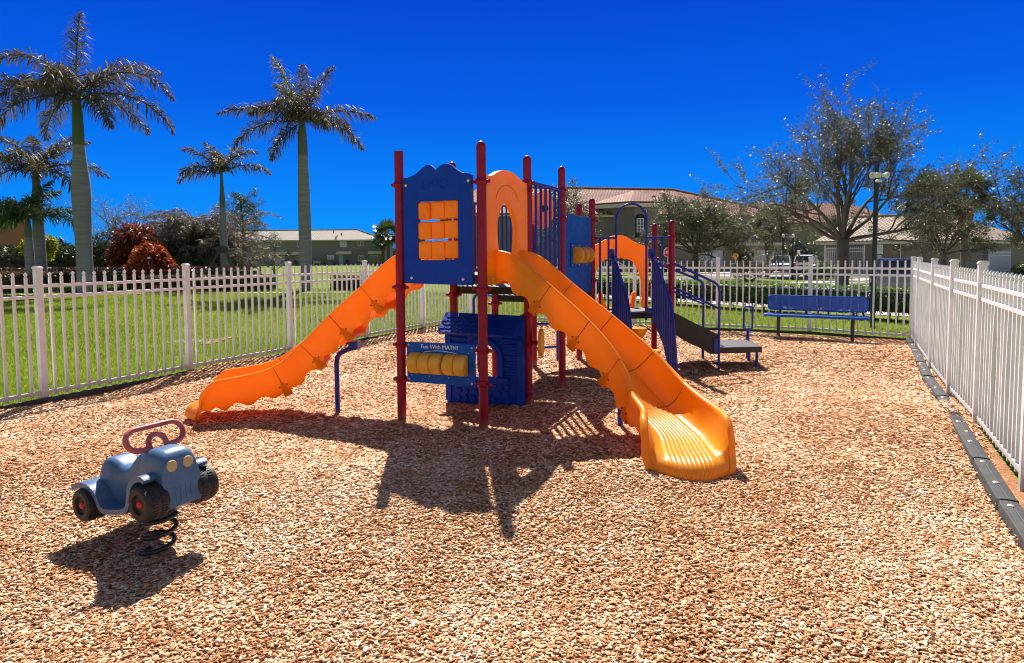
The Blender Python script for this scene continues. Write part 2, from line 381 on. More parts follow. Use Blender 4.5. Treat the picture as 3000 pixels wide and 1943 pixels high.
wn.links.new(dm.outputs[2], bg.inputs['Color'])
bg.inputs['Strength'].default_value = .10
S.cycles.filter_width = 1.0
S.view_settings.view_transform = 'Standard'; S.view_settings.look = 'None'; S.view_settings.exposure = 1.0; S.view_settings.gamma = 1
# ================================================================== PLAY STRUCTURE
PS = thing('play_structure', (.5, 7.6, 0), 'red, blue and orange playground climber with two orange slides standing in wood chips', 'play structure')
P1=A3(-1.117,6.267,0); P2=A3(-.278,5.929,0); P3=A3(.173,6.866,0); P4=A3(.618,7.806,0); P6=A3(1.137,8.971,0)
P7=A3(2.30,9.10,0); P8=A3(1.04,9.75,0); P9=A3(2.26,10.0,0)
B1=P1+P3-P2; B2=B1+P4-P3; B3=A3(.32,9.30,0)
PR=.0445
def post(p, top, clamps, flat=False, lean=(0,0)):
    m = MB(); t = p + A3(lean[0], lean[1], top)
    m.tube([p+A3(0,0,-.12), t-A3(0,0,.05 if not flat else 0)], PR, 24)
    if not flat: m.lathe([(PR,-.05),(PR*1.02,-.045),(PR*.98,-.025),(PR*.8,-.008),(PR*.45,.008),(0,.013)], t-A3(0,0,.002), n=24)
    m.lathe([(PR+.0015,-.062),(PR+.0015,-.052)], t, n=24)
    o = m.build('post', M['red'], PS, ang=50)
    for z, ear in clamps:
        c = MB(); q = p + A3(lean[0], lean[1], 0)*z/top + A3(0,0,z)
        c.lathe([(PR+.002,-.032),(PR+.010,-.028),(PR+.012,-.008),(PR+.018,0),(PR+.012,.008),(PR+.010,.028),(PR+.002,.032)], q, n=24)
        for a in ear:
            d = A3(math.cos(rad(a)), math.sin(rad(a)), 0)
            c.cyl(q+d*(PR), q+d*(PR+.034), .020, .016, 10); 
            c.lathe([(.020,-.014),(.022,0),(.020,.014)], q+d*(PR+.026), n=12)
        c.build('clamp', M['red'], o, off=WORLD[PS.name], ang=50)
    return o
A_ = [-22, 158]; B_ = [64, -22]
post(P1, 2.668, [(2.342,[-22,158]),(1.335,[-22,158]),(.76,[-22,160]),(.41,[-22,160])], flat=True, lean=(.016,0))
post(P2, 2.694, [(2.331,A_),(1.332,[0,180]),(.745,A_),(.425,A_)])
post(P3, 2.704, [(2.42,[-26,154]),(2.332,[-60,120]),(.98,[0,180]),(.69,[0,20]),(.14,[180])])
post(P4, 2.715, [(2.431,[-40]),(2.089,[-30,150]),(1.25,[0])])
post(P6, 2.427, [(2.114,[0,180]),(1.875,[0]),(1.274,[0,180]),(.75,[0])])
post(P7, 2.115, [(1.875,[180]),(1.48,[-10,190]),(.74,[0])])
post(P8, 2.42, [(2.0,[0]),(1.2,[0])]); post(P9, 2.115, [(1.55,[0]),(1.2,[0])])
post(B1, 2.69, [(2.3,[20]),(1.20,[0,180])]); post(B2, 2.69, [(2.3,[20]),(1.02,[0,180])]); post(B3, 2.54, [(2.2,[0]),(1.0,[0])])

class Pl:
    """vertical frame along the line between two posts: u along, z up, d out towards the viewer"""
    def __init__(s, a, b): s.a=A3(*a); s.t=unit(s.b_(a,b)); s.n=np.cross(s.t, A3(0,0,1)); s.L=np.linalg.norm(s.b_(a,b))
    def b_(s, a, b): return (A3(*b)-A3(*a))*A3(1,1,0)
    def p(s, u, z, d=0): return s.a + s.t*u + A3(0,0,z) + s.n*d
    def prism(s, mb, loops, d0, d1): mb.prism(loops, s.a, s.t, (0,0,1), d0, d1)
FA = Pl(P1,P2); FH = Pl(P2,P3); FB = Pl(P3,P4); FC = Pl(P4,P6)
def smooth_loop(pts, k=4, closed=False):
    P = [A3(*p) for p in pts]; out = []; n = len(P)
    for i in range(n if closed else n-1):
        p0 = P[i-1] if (closed or i) else P[0]; p1 = P[i]; p2 = P[(i+1) % n]; p3 = P[(i+2) % n] if (closed or i+2 < n) else P[-1]
        for j in range(k):
            t = j/k
            out.append(.5*((2*p1)+(-p0+p2)*t+(2*p0-5*p1+4*p2-p3)*t*t+(-p0+3*p1-3*p2+p3)*t**3))
    if not closed: out.append(P[-1])
    return out
def bolts(pl, pts, d, r=.013, parent=None, name='bolt'):
    m = MB()
    for u, z in pts: m.lathe([(r,0),(r,.004),(r*.6,.008),(0,.009)], pl.p(u,z,d), pl.n, 10)
    return m.build(name, M['bolt'], parent or PS, off=WORLD[PS.name])

# decks, one step lower each
def deck(poly, z, th=.085):
    m = MB(); m.prism([(p[0],p[1]) for p in poly], (0,0,0), (1,0,0), (0,1,0), z-th, z-.006)
    o = m.build('deck', M['deck'], PS, bevel=.008)
    c = MB(); ctr = sum(poly)/len(poly)
    c.prism([tuple((ctr+(p-ctr)*.985)[:2]) for p in poly], (0,0,0), (1,0,0), (0,1,0), z-.008, z)
    c.build('deck_surface', M['decktop'], o, off=WORLD[PS.name])
deck([P1,P2,P3,B1], 1.46); deck([B1,P3,P4,B2], 1.295); deck([B2,P4,P6,B3], 1.13)
deck([B3,P6,P8], .965); deck([P6,P7,P9,P8], .80)

# window panel with nine turning blocks
top = smooth_loop([(.812,2.38),(.795,2.408),(.72,2.422),(.66,2.452),(.60,2.498),(.558,2.515),(.50,2.505),(.458,2.482)],3) + [A3(.438,2.457)] + smooth_loop([(.415,2.482),(.372,2.514),(.33,2.511),(.27,2.472),(.21,2.432),(.14,2.408),(.085,2.402),(.072,2.38)],3)
out = [(.072,1.392),(.085,1.375),(.80,1.363),(.815,1.378)] + [tuple(p) for p in top]
hole = [(.234,1.602),(.234,2.168),(.668,2.168),(.668,1.602)]
m = MB(); FA.prism(m, [out, hole], -.028, .022); wp = m.build('window_panel', M['blue'], PS, bevel=.012, ang=30)
m = MB()   # raised moulding on the face of the panel
for uc, r in ((.33,.045),(.52,.045),(.425,.03)):
    m = MB(); m.tube([FA.p(uc+r*math.cos(a), 2.33+.02*(uc==.425)+r*math.sin(a), .022) for a in np.linspace(0,2*math.pi,20)[:-1]], .005, 6, closed=True); m.build('moulded_relief', M['blue'], wp, off=WORLD[PS.name])
m = MB()
m.tube([FA.p(.30+.02*math.cos(a)+.12, 1.46+.03*math.sin(a), .022) for a in np.linspace(0,2*math.pi,14)[:-1]], .004, 6, closed=True)
m.build('moulded_relief', M['blue'], wp, off=WORLD[PS.name])
for i in range(3):
    m = MB(); uc = .306+.145*i; m.cyl(FA.p(uc,1.60,-.01), FA.p(uc,2.17,-.01), .010, n=8); m.build('block_rod', M['bolt'], wp, off=WORLD[PS.name])
    for j in range(3):
        m = MB(); zc = 1.70+.19*j + .003*((i*7+j*3) % 3-1); a = [-.12,.10,.22,-.05,.16,-.2,.08,.0,-.1][i*3+j]
        t = unit(FA.t*math.cos(a)+FA.n*math.sin(a)); n = np.cross(t, A3(0,0,1))
        m.box(FA.p(uc,zc,-.01), (.139,.085,.168), (t, n, (0,0,1)))
        m.build('window_block', M['orange'], wp, off=WORLD[PS.name], bevel=.018)
bolts(FA, [(.105,2.33),(.78,2.345),(.155,1.43),(.715,1.42)], .022, .015, wp)

# counting panel
m = MB(); FA.prism(m, [(.076,.393),(.825,.395),(.825,.798),(.076,.794)], -.008, .010)
mp = m.build('math_panel', M['bluepanel'], PS, bevel=.003)
for a, b in ((.125,.241),(.245,.364),(.37,.488),(.512,.630),(.632,.748)):
    m = MB(); r = .104; prof = [(0,0),(r-.02,0),(r-.006,.004),(r,.016),(r,b-a-.016),(r-.006,b-a-.004),(r-.02,b-a),(0,b-a)]
    m.lathe(prof, FA.p(a,.592,.015), FA.t, 40); m.build('counting_roller', M['roller'], mp, off=WORLD[PS.name], ang=50)
bolts(FA, [(.10,.765),(.79,.765),(.10,.425),(.79,.42)], .010, .012, mp)
bolts(FA, [(.13,.715),(.33,.712),(.54,.712),(.755,.712),(.13,.465),(.33,.465),(.54,.462),(.755,.462)], .010, .007, mp)
def text_mesh(s, size, pl, u, z, d, parent, name='lettering', m=None, extrude=.001, xs=1.0, shear=0):
    cu_ = bpy.data.curves.new('t', 'FONT'); cu_.body = s; cu_.size = size; cu_.extrude = extrude; cu_.align_x = 'CENTER'; cu_.align_y = 'CENTER'; cu_.shear = shear
    to = bpy.data.objects.new('t', cu_); COL.objects.link(to); bpy.context.view_layer.update()
    dg = bpy.context.evaluated_depsgraph_get(); me = bpy.data.meshes.new_from_object(to.evaluated_get(dg))
    bpy.data.objects.remove(to); base = WORLD.get(parent.name, A3(0,0,0))
    for v in me.vertices:
        q = pl.p(u+v.co.x*xs, z+v.co.y, d+v.co.z) - base; v.co = Vector(q)
    me.materials.clear(); me.materials.append(m or M['letter'])
    o = bpy.data.objects.new(name, me); COL.objects.link(o); o.parent = parent; WORLD[o.name] = base; return o
WORLD[mp.name] = WORLD[PS.name]
text_mesh('Fun With MATH!', .058, FA, .443, .755, .0115, mp, xs=.98)
m = MB(); m.tube([FA.p(u, .700+.020*(1-((u-.45)/.18)**2), .011) for u in np.linspace(.265,.635,14)], .0028, 6)
m.build('underline_swoosh', M['letter'], mp, off=WORLD[PS.name])

# slide hood
out = [(.055,1.36),(.055,2.385)] + [tuple(p) for p in smooth_loop([(.065,2.398),(.15,2.40),(.23,2.425),(.33,2.462),(.43,2.482),(.52,2.487),(.61,2.482),(.71,2.464),(.81,2.432),(.89,2.41),(.975,2.408)],3)] + [(.985,2.39),(.985,1.36)]
hole = [tuple(p) for p in smooth_loop([(.33,1.42),(.315,1.62),(.285,1.78),(.275,1.93),(.32,2.05),(.40,2.14),(.49,2.185),(.58,2.14),(.67,2.05),(.725,1.93),(.715,1.78),(.69,1.62),(.68,1.42)],3)]
m = MB(); FH.prism(m, [out, hole[::-1]], -.03, .025); hd = m.build('slide_hood', M['orange'], PS, bevel=.012, ang=30)
m = MB(); m.tube([FH.p(.5+.27*math.cos(a), 2.12+.22*math.sin(a), .026) for a in np.linspace(.35,2.8,20)], .006, 6); m.build('moulded_relief', M['orange'], hd, off=WORLD[PS.name])
bolts(FH, [(.12,2.31),(.93,2.34),(.14,1.62),(.16,1.42)], .026, .011, hd)

def barrier(pl, u0, u1, z0, z1, n, r=.012, name='barrier_rail', d=0):
    m = MB(); m.tube([pl.p(u0,z1,d), pl.p(u1,z1,d)], r*1.35, 10); m.tube([pl.p(u0,z0,d), pl.p(u1,z0,d)], r*1.35, 10)
    for i in range(n):
        u = u0+(u1-u0)*(i+.3)/(n-.4); m.tube([pl.p(u,z0,d), pl.p(u,z1,d)], r, 10)
    return m.build(name, M['pipe'], PS)
barrier(FB, .05, .99, 1.36, 2.43, 7, .017)
barrier(Pl(B1,B2), .06, .98, 1.36, 2.27, 9); barrier(Pl(B2,B3), .06, 1.2, 1.2, 2.29, 9)

# blue sheet panel with three rollers
m = MB(); FC.prism(m, [(.06,1.115),(1.22,1.115),(1.22,2.153),(.06,2.153)], -.008, .008); cp = m.build('counter_panel', M['bluepanel'], PS, bevel=.003)
m = MB(); FC.prism(m, [(.30,1.485),(.99,1.485),(.99,1.788),(.30,1.788)], .009, .026); rp = m.build('roller_plate', M['bluepanel'], cp, off=WORLD[PS.name], bevel=.003)
bolts(FC, [(.34,1.76),(.62,1.76),(.94,1.76),(.34,1.51),(.62,1.51),(.94,1.51)], .026, .010, cp)
for k in range(3):
    m = MB(); r = .112; b = .10; m.lathe([(0,0),(r-.025,0),(r-.005,.008),(r,.03),(r,b-.03),(r-.005,b-.008),(r-.025,b),(0,b)], FC.p(.36+.23*k,1.637,.05), FC.t, 40)
    m.build('counting_roller', M['yellow'], cp, off=WORLD[PS.name], ang=50)

# lower front of the far deck: rails, arch, pod steps
Q0 = Pl(P6,P7); m = MB(); Y0 = 9.02
for a, b in ((1.20,1.49),(1.92,2.25)): m.tube([(a,Y0,1.875),(b,Y0+.03,1.875)], .016, 10)
for x in (1.26,1.38,2.04,2.15): m.tube([(x,Y0,1.875),(x,Y0,.86),(x+(.02 if x < 1.5 else -.01),Y0,.84)], .015, 10)
m.tube([(1.26,Y0,.90),(1.275,Y0,.865),(1.31,Y0,.852),(1.49,Y0,.852)], .015, 10); m.tube([(1.92,Y0,.852),(2.2,Y0,.852)], .015, 10)
m.build('guard_rail', M['pipe'], PS)
m = MB(); ar = [(1.49,Y0,.70),(1.49,Y0,1.2),(1.49,Y0,2.12)] + [(1.705-.215*math.cos(a),Y0,2.13+.225*math.sin(a)) for a in np.linspace(.12,math.pi-.12,17)] + [(1.92,Y0,2.12),(1.92,Y0,1.2),(1.92,Y0,.70)]
m.tube(ar, .0165, 12); m.build('entry_arch', M['pipe'], PS)
up = [(0,1.64),(.16,1.54),(.32,1.385),(.5,1.24),(.68,1.07),(.77,.93),(.84,.76),(.91,.48),(.97,.2),(1,-.02)]
lo = [(0,.69),(.13,.655),(.26,.58),(.38,.49),(.507,.38),(.6,.24),(.68,.11),(.74,-.02)]
for x0 in (1.435, 2.0):
    Q = lambda t, z: A3(x0+.147*t, 8.99-.83*t, z)
    m = MB(); m.tube([Q(*p) for p in smooth_loop(up,4)], .019, 10); m.tube([Q(*p) for p in smooth_loop(lo,4)], .010, 8)
    for t in np.linspace(.03,.95,11):
        zt = np.interp(t, [p[0] for p in up], [p[1] for p in up]); zl = np.interp(t, [p[0] for p in lo], [p[1] for p in lo])
        m.tube([Q(t, max(zl,-.02)), Q(t, zt)], .017, 8)
    m.box(Q(.0,1.65)+A3(-.015,.015,0), (.085,.02,.13))
    m.lathe([(.014,0),(.012,.008),(0,.010)], Q(0,1.69)+A3(-.015,0,0), (0,-1,0), 10)
    m.build('step_railing', M['pipe'], PS)
for x, y, z in ((1.70,8.5,.645),(1.80,8.12,.40),(1.87,7.78,.19)):
    m = MB(); m.lathe([(.03,-.15),(.07,-.125),(.105,-.07),(.122,-.012),(.118,0),(.0,.003)], (x,y,z), n=28); o = m.build('step_pod', M['yellow'], PS)
    c = MB(); c.cyl((x,y,-.05),(x,y,z-.13),.03,n=12); c.build('pod_stem', M['pipe'], o, off=WORLD[PS.name])

# orange arch over the rear exit
FP = Pl(P8,P9)
out = [(.11,.80),(.11,1.765)] + [tuple(p) for p in smooth_loop([(.12,1.775),(.26,1.79),(.40,1.86),(.52,1.922),(.63,1.938),(.74,1.922),(.87,1.85),(1.0,1.79),(1.12,1.768)],3)] + [(1.13,1.755),(1.13,.80)]
inn = [(1.04,.80),(1.03,1.2),(.97,1.40),(.88,1.53)] + [(.78+(-.001),1.575),(.745,1.56),(.70,1.60),(.655,1.575),(.61,1.60),(.565,1.575),(.52,1.60),(.475,1.56),(.44,1.575)] + [(.36,1.53),(.27,1.40),(.21,1.2),(.20,.80)]
m = MB(); FP.prism(m, out[:-1]+[out[-1]]+inn, -.03, .03); m.build('rear_arch_panel', M['orange'], PS, bevel=.012, ang=30)

# flower shaped panel seen through the bars
m = MB(); pts = [(.21*math.cos(a)*(1+.07*math.cos(5*a)), 2.29+.27*math.sin(a)*(1+.07*math.cos(5*a))) for a in np.linspace(0,2*math.pi,50)[:-1]]
QF = Pl((.42,9.05,0),(1.0,9.35,0)); QF.prism(m, [(p[0]+.02,p[1]) for p in pts], -.02, .02); fp = m.build('flower_panel', M['orange'], PS, bevel=.01)
m = MB(); m.cyl(QF.p(.03,2.30,.02), QF.p(.03,2.30,.10), .05, .04, 16); m.build('panel_knob', M['black'], fp, off=WORLD[PS.name])

# playhouse wall between two posts
FW = Pl((-.745,7.155,0),(.13,6.80,0)); Lw = FW.L
def arch(cx, hw, z0, z1, k=14): return [(cx-hw,z0)]+[(cx-hw*math.cos(a), z1-hw*1.05+hw*1.05*math.sin(a)) for a in np.linspace(0,math.pi,k)]+[(cx+hw,z0)]
ac = Lw*.5
m = MB(); FW.prism(m, [[(0,-.05),(Lw,-.05),(Lw,.97),(0,.97)], arch(ac,.165,.295,.665)], -.03, .02)
for z in np.arange(.345,.80,.062):      # log courses
    for a, b in ((.06,ac-.215),(ac+.215,Lw-.06)):
        if z > .62: a2, b2 = (a, b)
        m.tube([FW.p(a,z,.012),FW.p(b,z,.012)], .026, 8, flat=.9)
for u in (.03,Lw-.035): FW.prism(m, [(u-.035,0),(u+.035,0),(u+.035,.93),(u-.035,.93)], .019, .045)
pw = m.build('playhouse_wall', M['blue'], PS, bevel=.006, ang=35)
m = MB(); o_ = arch(ac,.235,.275,.735); i_ = arch(ac,.166,.294,.668); FW.prism(m, [o_, i_], .018, .055)
FW.prism(m, [(ac-.30,.255),(ac+.30,.255),(ac+.30,.305),(ac-.30,.305)], .0185, .085); m.build('window_trim', M['blue'], pw, off=WORLD[PS.name], bevel=.008, ang=35)
m = MB(); rs = np.random.default_rng(3)     # stone base
FW.prism(m, [(.10,.005),(Lw-.10,.005),(Lw-.10,.235),(.10,.235)], .0195, .028)
for j in range(3):
    x = .115
    while x < Lw-.16:
        w = rs.uniform(.07,.12); zc = .045+.075*j; pts = []
        for a in np.linspace(0,2*math.pi,8)[:-1]+rs.uniform(0,1): pts.append((min(max(x+w/2+.46*w*math.cos(a)*rs.uniform(.85,1.1),.11),Lw-.11), zc+.034*math.sin(a)*rs.uniform(.8,1.1)))
        FW.prism(m, pts, .027, .046); x += w+.004
m.build('stone_base', M['blue'], pw, off=WORLD[PS.name], bevel=.008, ang=35)
m = MB()        # shingled roof leaning out from the wall
a0, a1 = FW.p(-.02,1.0,-.02), FW.p(Lw,.985,-.02); e0, e1 = FW.p(-.03,.80,.17), FW.p(Lw-.06,.79,.17)
nrm = unit(np.cross(a1-a0, e0-a0)); nrm = nrm if nrm[2] > 0 else -nrm
for (p, q, r_, s_) in ((a0,a1,e1,e0),):
    vs = [p,q,r_,s_]; m.add(vs+[v-nrm*.045 for v in vs], [(0,1,2,3),(7,6,5,4),(0,3,7,4),(1,5,6,2),(0,4,5,1),(3,2,6,7)])
for j in range(5):
    f0, f1 = .04+.19*j, .04+.19*j+.235
    for i in range(12):
        g = (i+.5*(j % 2))/12; w = 1/12*.48
        if g-w < 0 or g+w > 1: continue
        P_ = lambda g_, f_: (a0+(a1-a0)*g_)*(1-f_) + (e0+(e1-e0)*g_)*f_
        pts = [P_(g-w,f0),P_(g+w,f0),P_(g+w,f1-.05),P_(g+w*.6,f1),P_(g-w*.6,f1),P_(g-w,f1-.05)]
        k = 6; up_ = [pts[n_]+nrm*(.002 if n_ < 2 else .011) for n_ in range(k)]; m.add(up_+[q-nrm*.012 for q in pts], [tuple(range(k))[::-1]]+[(n_,(n_+1)%k,(n_+1)%k+k,n_+k) for n_ in range(k)])
m.add([FW.p(0,.80,.02),FW.p(0,.80,.10),FW.p(0,.72,.02),FW.p(-.001+.03,.80,.02),FW.p(.03,.80,.10),FW.p(.03,.72,.02)], [(0,1,2),(5,4,3),(0,3,4,1),(1,4,5,2),(2,5,3,0)])
m.add([FW.p(Lw-.06,.98,-.02),FW.p(Lw-.06,.78,.165),FW.p(Lw-.06,.70,.02),FW.p(Lw,.98,-.02),FW.p(Lw,.78,.10),FW.p(Lw,.70,.02)], [(0,1,2),(5,4,3),(0,3,4,1),(1,4,5,2),(2,5,3,0)])
m.build('playhouse_roof', M['blue'], pw, off=WORLD[PS.name], ang=25)

# turning wheel on an arm, loop ladder
ax = unit((.985,-.17,0)); wc = A3(.315,6.87,.68); ux = unit(np.cross(A3(0,0,1), ax))
m = MB(); pts = [(.148*(1+.05*math.cos(9*a))*math.cos(a), .148*(1+.05*math.cos(9*a))*math.sin(a)) for a in np.linspace(0,2*math.pi,73)[:-1]]
m.prism(pts, wc, ux, (0,0,1), -.02, .02); aw = m.build('activity_wheel', M['roller'], PS, bevel=.01)
m = MB(); m.cyl(P3+A3(.03,0,.69), wc, .022, n=10); m.build('wheel_arm', M['red'], aw, off=WORLD[PS.name])
m = MB(); m.tube([(.70,9.72,-.05),(.70,9.72,.54),(.68,9.70,.58),(.62,9.65,.59),(-.40,9.25,.60),(-.52,9.2,.62),(-.56,9.18,.7),(-.56,9.18,1.0),(-.53,9.17,1.06),(-.45,9.14,1.09),(-.25,8.3,1.10)], .02, 10)
m.tube([(.70,9.72,.22),(-.30,9.30,.23)], .017, 10); m.tube([(-.50,9.18,-.05),(-.50,9.18,.62)], .02, 10); m.build('loop_ladder', M['pipe'], PS)

# ------------------------------------------------------------------ slides
def sst_(a, b, x): x = min(1, max(0, x)); return x*x*(3-2*x)
def catmull(P, k):
    return np.array(smooth_loop(P, k))
def slide(name, pts, W, h0, seams, foot=.30, label=None, mt='orange', nose_m=.14):
    """pts: bed centre line (x,y,z) from deck to lip; W: width between rim centres"""
    C_ = catmull(pts, 24); d = np.r_[0, np.cumsum(np.linalg.norm(np.diff(C_, axis=0), axis=1))]; L = d[-1]
    st = list(np.linspace(0, L, 74)); kn = d[::24]
    sm = [kn[i] for i in seams]; nose = nose_m
    for s in sm: st += [s-.0045, s+.0045]
    st += list(L-np.array([.003,.01,.02,.035,.05])); st = np.array(sorted(st))
    for _ in range(60): C_[1:-1] = (C_[:-2]+2*C_[1:-1]+C_[2:])/4 if _ < 50 else C_[1:-1]
    C = np.stack([np.interp(st, d, C_[:,i]) for i in range(3)], 1)
    rows = []; fr = []
    for i, s in enumerate(st):
        t = unit(C[min(i+1,len(st)-1)]-C[max(i-1,0)]); th = t*A3(1,1,0)
        if np.linalg.norm(th) < .3: th = fr[-1][1]*1.0
        n = unit(np.cross(unit(th), A3(0,0,1))); u = np.cross(n, t); u = unit(u); 
        if i == 0: u = A3(0,0,1)
        fr.append((C[i], unit(th), n, u))
        e = min(1, max(0, (s-(L-nose-foot))/foot)); h = max(h0*math.sqrt(max(0,1-e**2.2)), .012)
        fl_ = sst_(0, 1, (s-(L-.95))/.75)
        near = min([abs(s-q) for q in sm]+[9]); ph = [q for q in sm]
        dk = .055 + .028*math.sin(s*2*math.pi/.26) + (.02 if near < .06 else 0)
        dk = dk*(1-e) + .03*e
        hw = W/2*(1+.11*fl_)-.035*max(0,(s-(L-nose))/nose)**2; r = .030+.018*fl_
        half = [(hw*.93, -dk), (hw*.985, -.02), (hw+.006, .03*h/.22), (hw+.010, h*.55), (hw+.016, max(h-.05,h*.7))]
        half += [(hw+.030*math.cos(a), h+min(r,h*1.2)*math.sin(a)*.9) for a in np.linspace(-.5, math.pi+.3, 9)]
        half += [(hw-.042, h*.6), (hw-.058, h*.32), (hw-.085, h*.12), (hw-.125, h*.02)]
        bed = []; nb = 60; bw = hw-.15
        for j in range(nb+1):
            q = -1+2*j/nb; bed.append((-q*bw, .0055*abs(math.sin((j/nb)*math.pi*10))**.7-.003))
        prof = half + bed + [(-a, b) for a, b in half[::-1]]
        prof += [(-(hw-.03), -dk), (-(hw-.05), -.02), (-(hw-.12), -.026), (0, -.028), (hw-.12, -.026), (hw-.05, -.02), (hw-.03, -dk)]
        row = []
        for a, b in prof:
            p = C[i] + n*a + u*b - unit(th)*(.17*sst_(0,1,(s-(L-.60))/.52)*min(1,abs(a)/hw)**2)
            if p[2] < -.02: p = A3(p[0], p[1], -.02)
            row.append(p)
        rows.append(row)
    m = MB(); m.grid(rows, closed=True); k = len(rows[0])
    for i in range(len(rows)-1):
        if min(abs((st[i]+st[i+1])/2-q) for q in sm+[99]) < .004:
            for j in range(k): m.m[i*k+j] = 1
    m.f.append(list(range(k))); m.m.append(0); m.f.append([(len(rows)-1)*k+j for j in range(k)][::-1]); m.m.append(0)
    o = m.build(name, [M[mt], M['seam']], PS, ang=60)
    if label: o['label'] = label
    for q in sm:       # bolted flange under each joint
        i = int(np.argmin(abs(st-q))); c, th, n, u = fr[i]; t = unit(np.cross(u, n)); hw = W/2
        t = t if np.dot(t, th) > 0 else -t
        g = []
        for s_ in (-1,-.8,.8,1):
            x = .003 if abs(s_) > .9 else 0
            ol = [(hw+.012-x, .05,.012), (hw+.013-x, .02,.022), (hw+.010-x,-.03,.032), (hw+.002-x,-.085,.042), (hw-.022,-.112+x,.045), (hw-.06,-.118+x,.040), (hw-.11,-.108+x,.028), (hw-.17,-.095,.018)]
            ol = ol + [(0,-.095+x,.016)] + [(-a,b,c_) for a,b,c_ in ol[::-1]]
            il = [(-(hw+.0),.04,.018),(-(hw-.004),-.02,.018),(-(hw-.1),-.03,.03),(0,-.03,.016),(hw-.1,-.03,.03),(hw-.004,-.02,.018),(hw+.0,.04,.018)]
            g.append([c+t*s_*w_+n*a+u*b for a,b,w_ in ol+il])
        f = MB(); f.grid(g, closed=True); k2 = len(g[0]); f.f.append(list(range(k2))); f.m.append(0); f.f.append([3*k2+j for j in range(k2)][::-1]); f.m.append(0)
        f.cur = 1
        for sg in (-1,1):
            for a, b in ((hw+.006,.01),(hw-.02,-.085)): f.lathe([(.010,0),(.009,.010),(0,.012)], c+t*-.034+n*sg*a+u*b, -t, 8); f.lathe([(.010,0),(.009,.010),(0,.012)], c+t*.034+n*sg*a+u*b, t, 8)
        f.build('slide_flange', [M['flange'], M['seam']], o, off=WORLD[PS.name], ang=65)
    return o
slide('slide', [(-.09,6.42,1.445),(.06,6.35,1.435),(.359,6.213,1.17),(.728,6.027,.855),(1.035,5.81,.545),(1.238,5.532,.275),(1.355,5.10,.165),(1.335,4.80,.138),(1.325,4.62,.125),(1.322,4.53,.10),(1.32,4.485,.055),(1.32,4.475,.0)], .585, .215, [2,3,4,5], label='orange slide curving to the right with a glossy ribbed foot')
slide('slide', [(-.87,6.71,1.445),(-1.03,6.78,1.43),(-1.381,6.88,1.145),(-1.776,6.923,.845),(-2.12,6.892,.55),(-2.461,6.811,.285),(-2.90,6.70,.175),(-3.20,6.62,.14),(-3.33,6.585,.125),(-3.40,6.567,.10),(-3.435,6.558,.055),(-3.443,6.556,.0)], .585, .215, [2,3,4,5], label='orange slide running down to the left')
slide('slide', [(1.66,9.90,.80),(1.67,10.05,.79),(1.69,10.4,.55),(1.71,10.8,.28),(1.73,11.1,.17),(1.74,11.3,.13),(1.745,11.36,.06),(1.746,11.38,.01)], .52, .22, [2], foot=.3, label='short orange slide at the rear of the far deck')
m = MB(); m.tube([(-1.9,6.76,-.05),(-1.9,6.76,.49),(-1.89,6.765,.56),(-1.86,6.775,.60),(-1.80,6.80,.63),(-1.70,6.84,.655)], .026, 12); m.box((-1.72,6.84,.69),(.10,.16,.07)); m.build('slide_support', M['pipe'], PS)
m = MB(); m.tube([(1.02,5.92,-.05),(1.02,5.92,.35),(1.03,5.90,.41),(1.06,5.86,.44)], .026, 12); m.build('slide_support', M['pipe'], PS)

# ------------------------------------------------------------------ steps and transfer platform
m = MB()
for y in (9.03, 9.86):
    m.prism([(2.33,.80),(2.97,.47),(2.97,.20),(2.85,.20),(2.33,.50)], (0,y,0), (1,0,0), (0,0,1), -.018, .018)
for x, z in ((2.48,.635),(2.74,.465)): m.box((x+.04,9.445,z-.04), (.30,.79,.07)); m.box((x-.10,9.445,z+.02), (.02,.785,.16))
m.build('stair', M['deck'], PS, bevel=.006)
m = MB(); m.prism([(2.98,9.02),(3.62,9.08),(3.70,9.80),(3.02,9.84)], (0,0,0), (1,0,0), (0,1,0), .205, .287)
tp = m.build('transfer_platform', M['deck'], PS, bevel=.008)
m = MB(); m.prism([(2.99,9.03),(3.61,9.09),(3.69,9.79),(3.03,9.83)], (0,0,0), (1,0,0), (0,1,0), .284, .291); m.build('platform_surface', M['decktop'], tp, off=WORLD[PS.name])
for x, y in ((3.59,9.20),(3.66,9.70),(3.0,9.87)):
    m = MB(); m.cyl((x,y,-.05),(x,y,.25),.022,n=12); m.build('platform_leg', M['pipe'], tp, off=WORLD[PS.name])
for (a, yb, x1, y1, sy) in (((2.33,9.06),9.0,2.965,9.0,-1), ((2.28,9.98),9.87,3.0,9.87,1)):
    m = MB(); m.tube([(a[0],a[1],1.50),(x1-.10,y1,1.245),(x1-.045,y1,1.21),(x1-.012,y1,1.165),(x1,y1,1.09),(x1,y1,-.05)], .018, 12)
    m.tube([(a[0],a[1],1.16),(x1,y1,.855)], .016, 10)
    if sy < 0: m.box((x1-.045,y1,.33), (.05,.03,.20))
    m.build('handrail', M['pipe'], PS)
m = MB(); cx, cy = 3.705, 9.87; L_ = []
for (sx, sz) in ((1,1),(-1,1),(-1,-1),(1,-1)):
    a0_ = {(1,1):0,(-1,1):90,(-1,-1):180,(1,-1):270}[(sx,sz)]
    for a in np.linspace(a0_,a0_+90,6): L_.append((cx+sx*.035+.032*math.cos(rad(a)), cy, .63+sz*.145+.032*math.sin(rad(a))))
m.tube(L_, .015, 10, closed=True); m.tube([(cx,cy,-.05),(cx,cy,.30),(cx,cy,.40),(cx,cy,.455)], [.027,.027,.022,.016], 10); m.build('loop_handle', M['pipe'], PS)
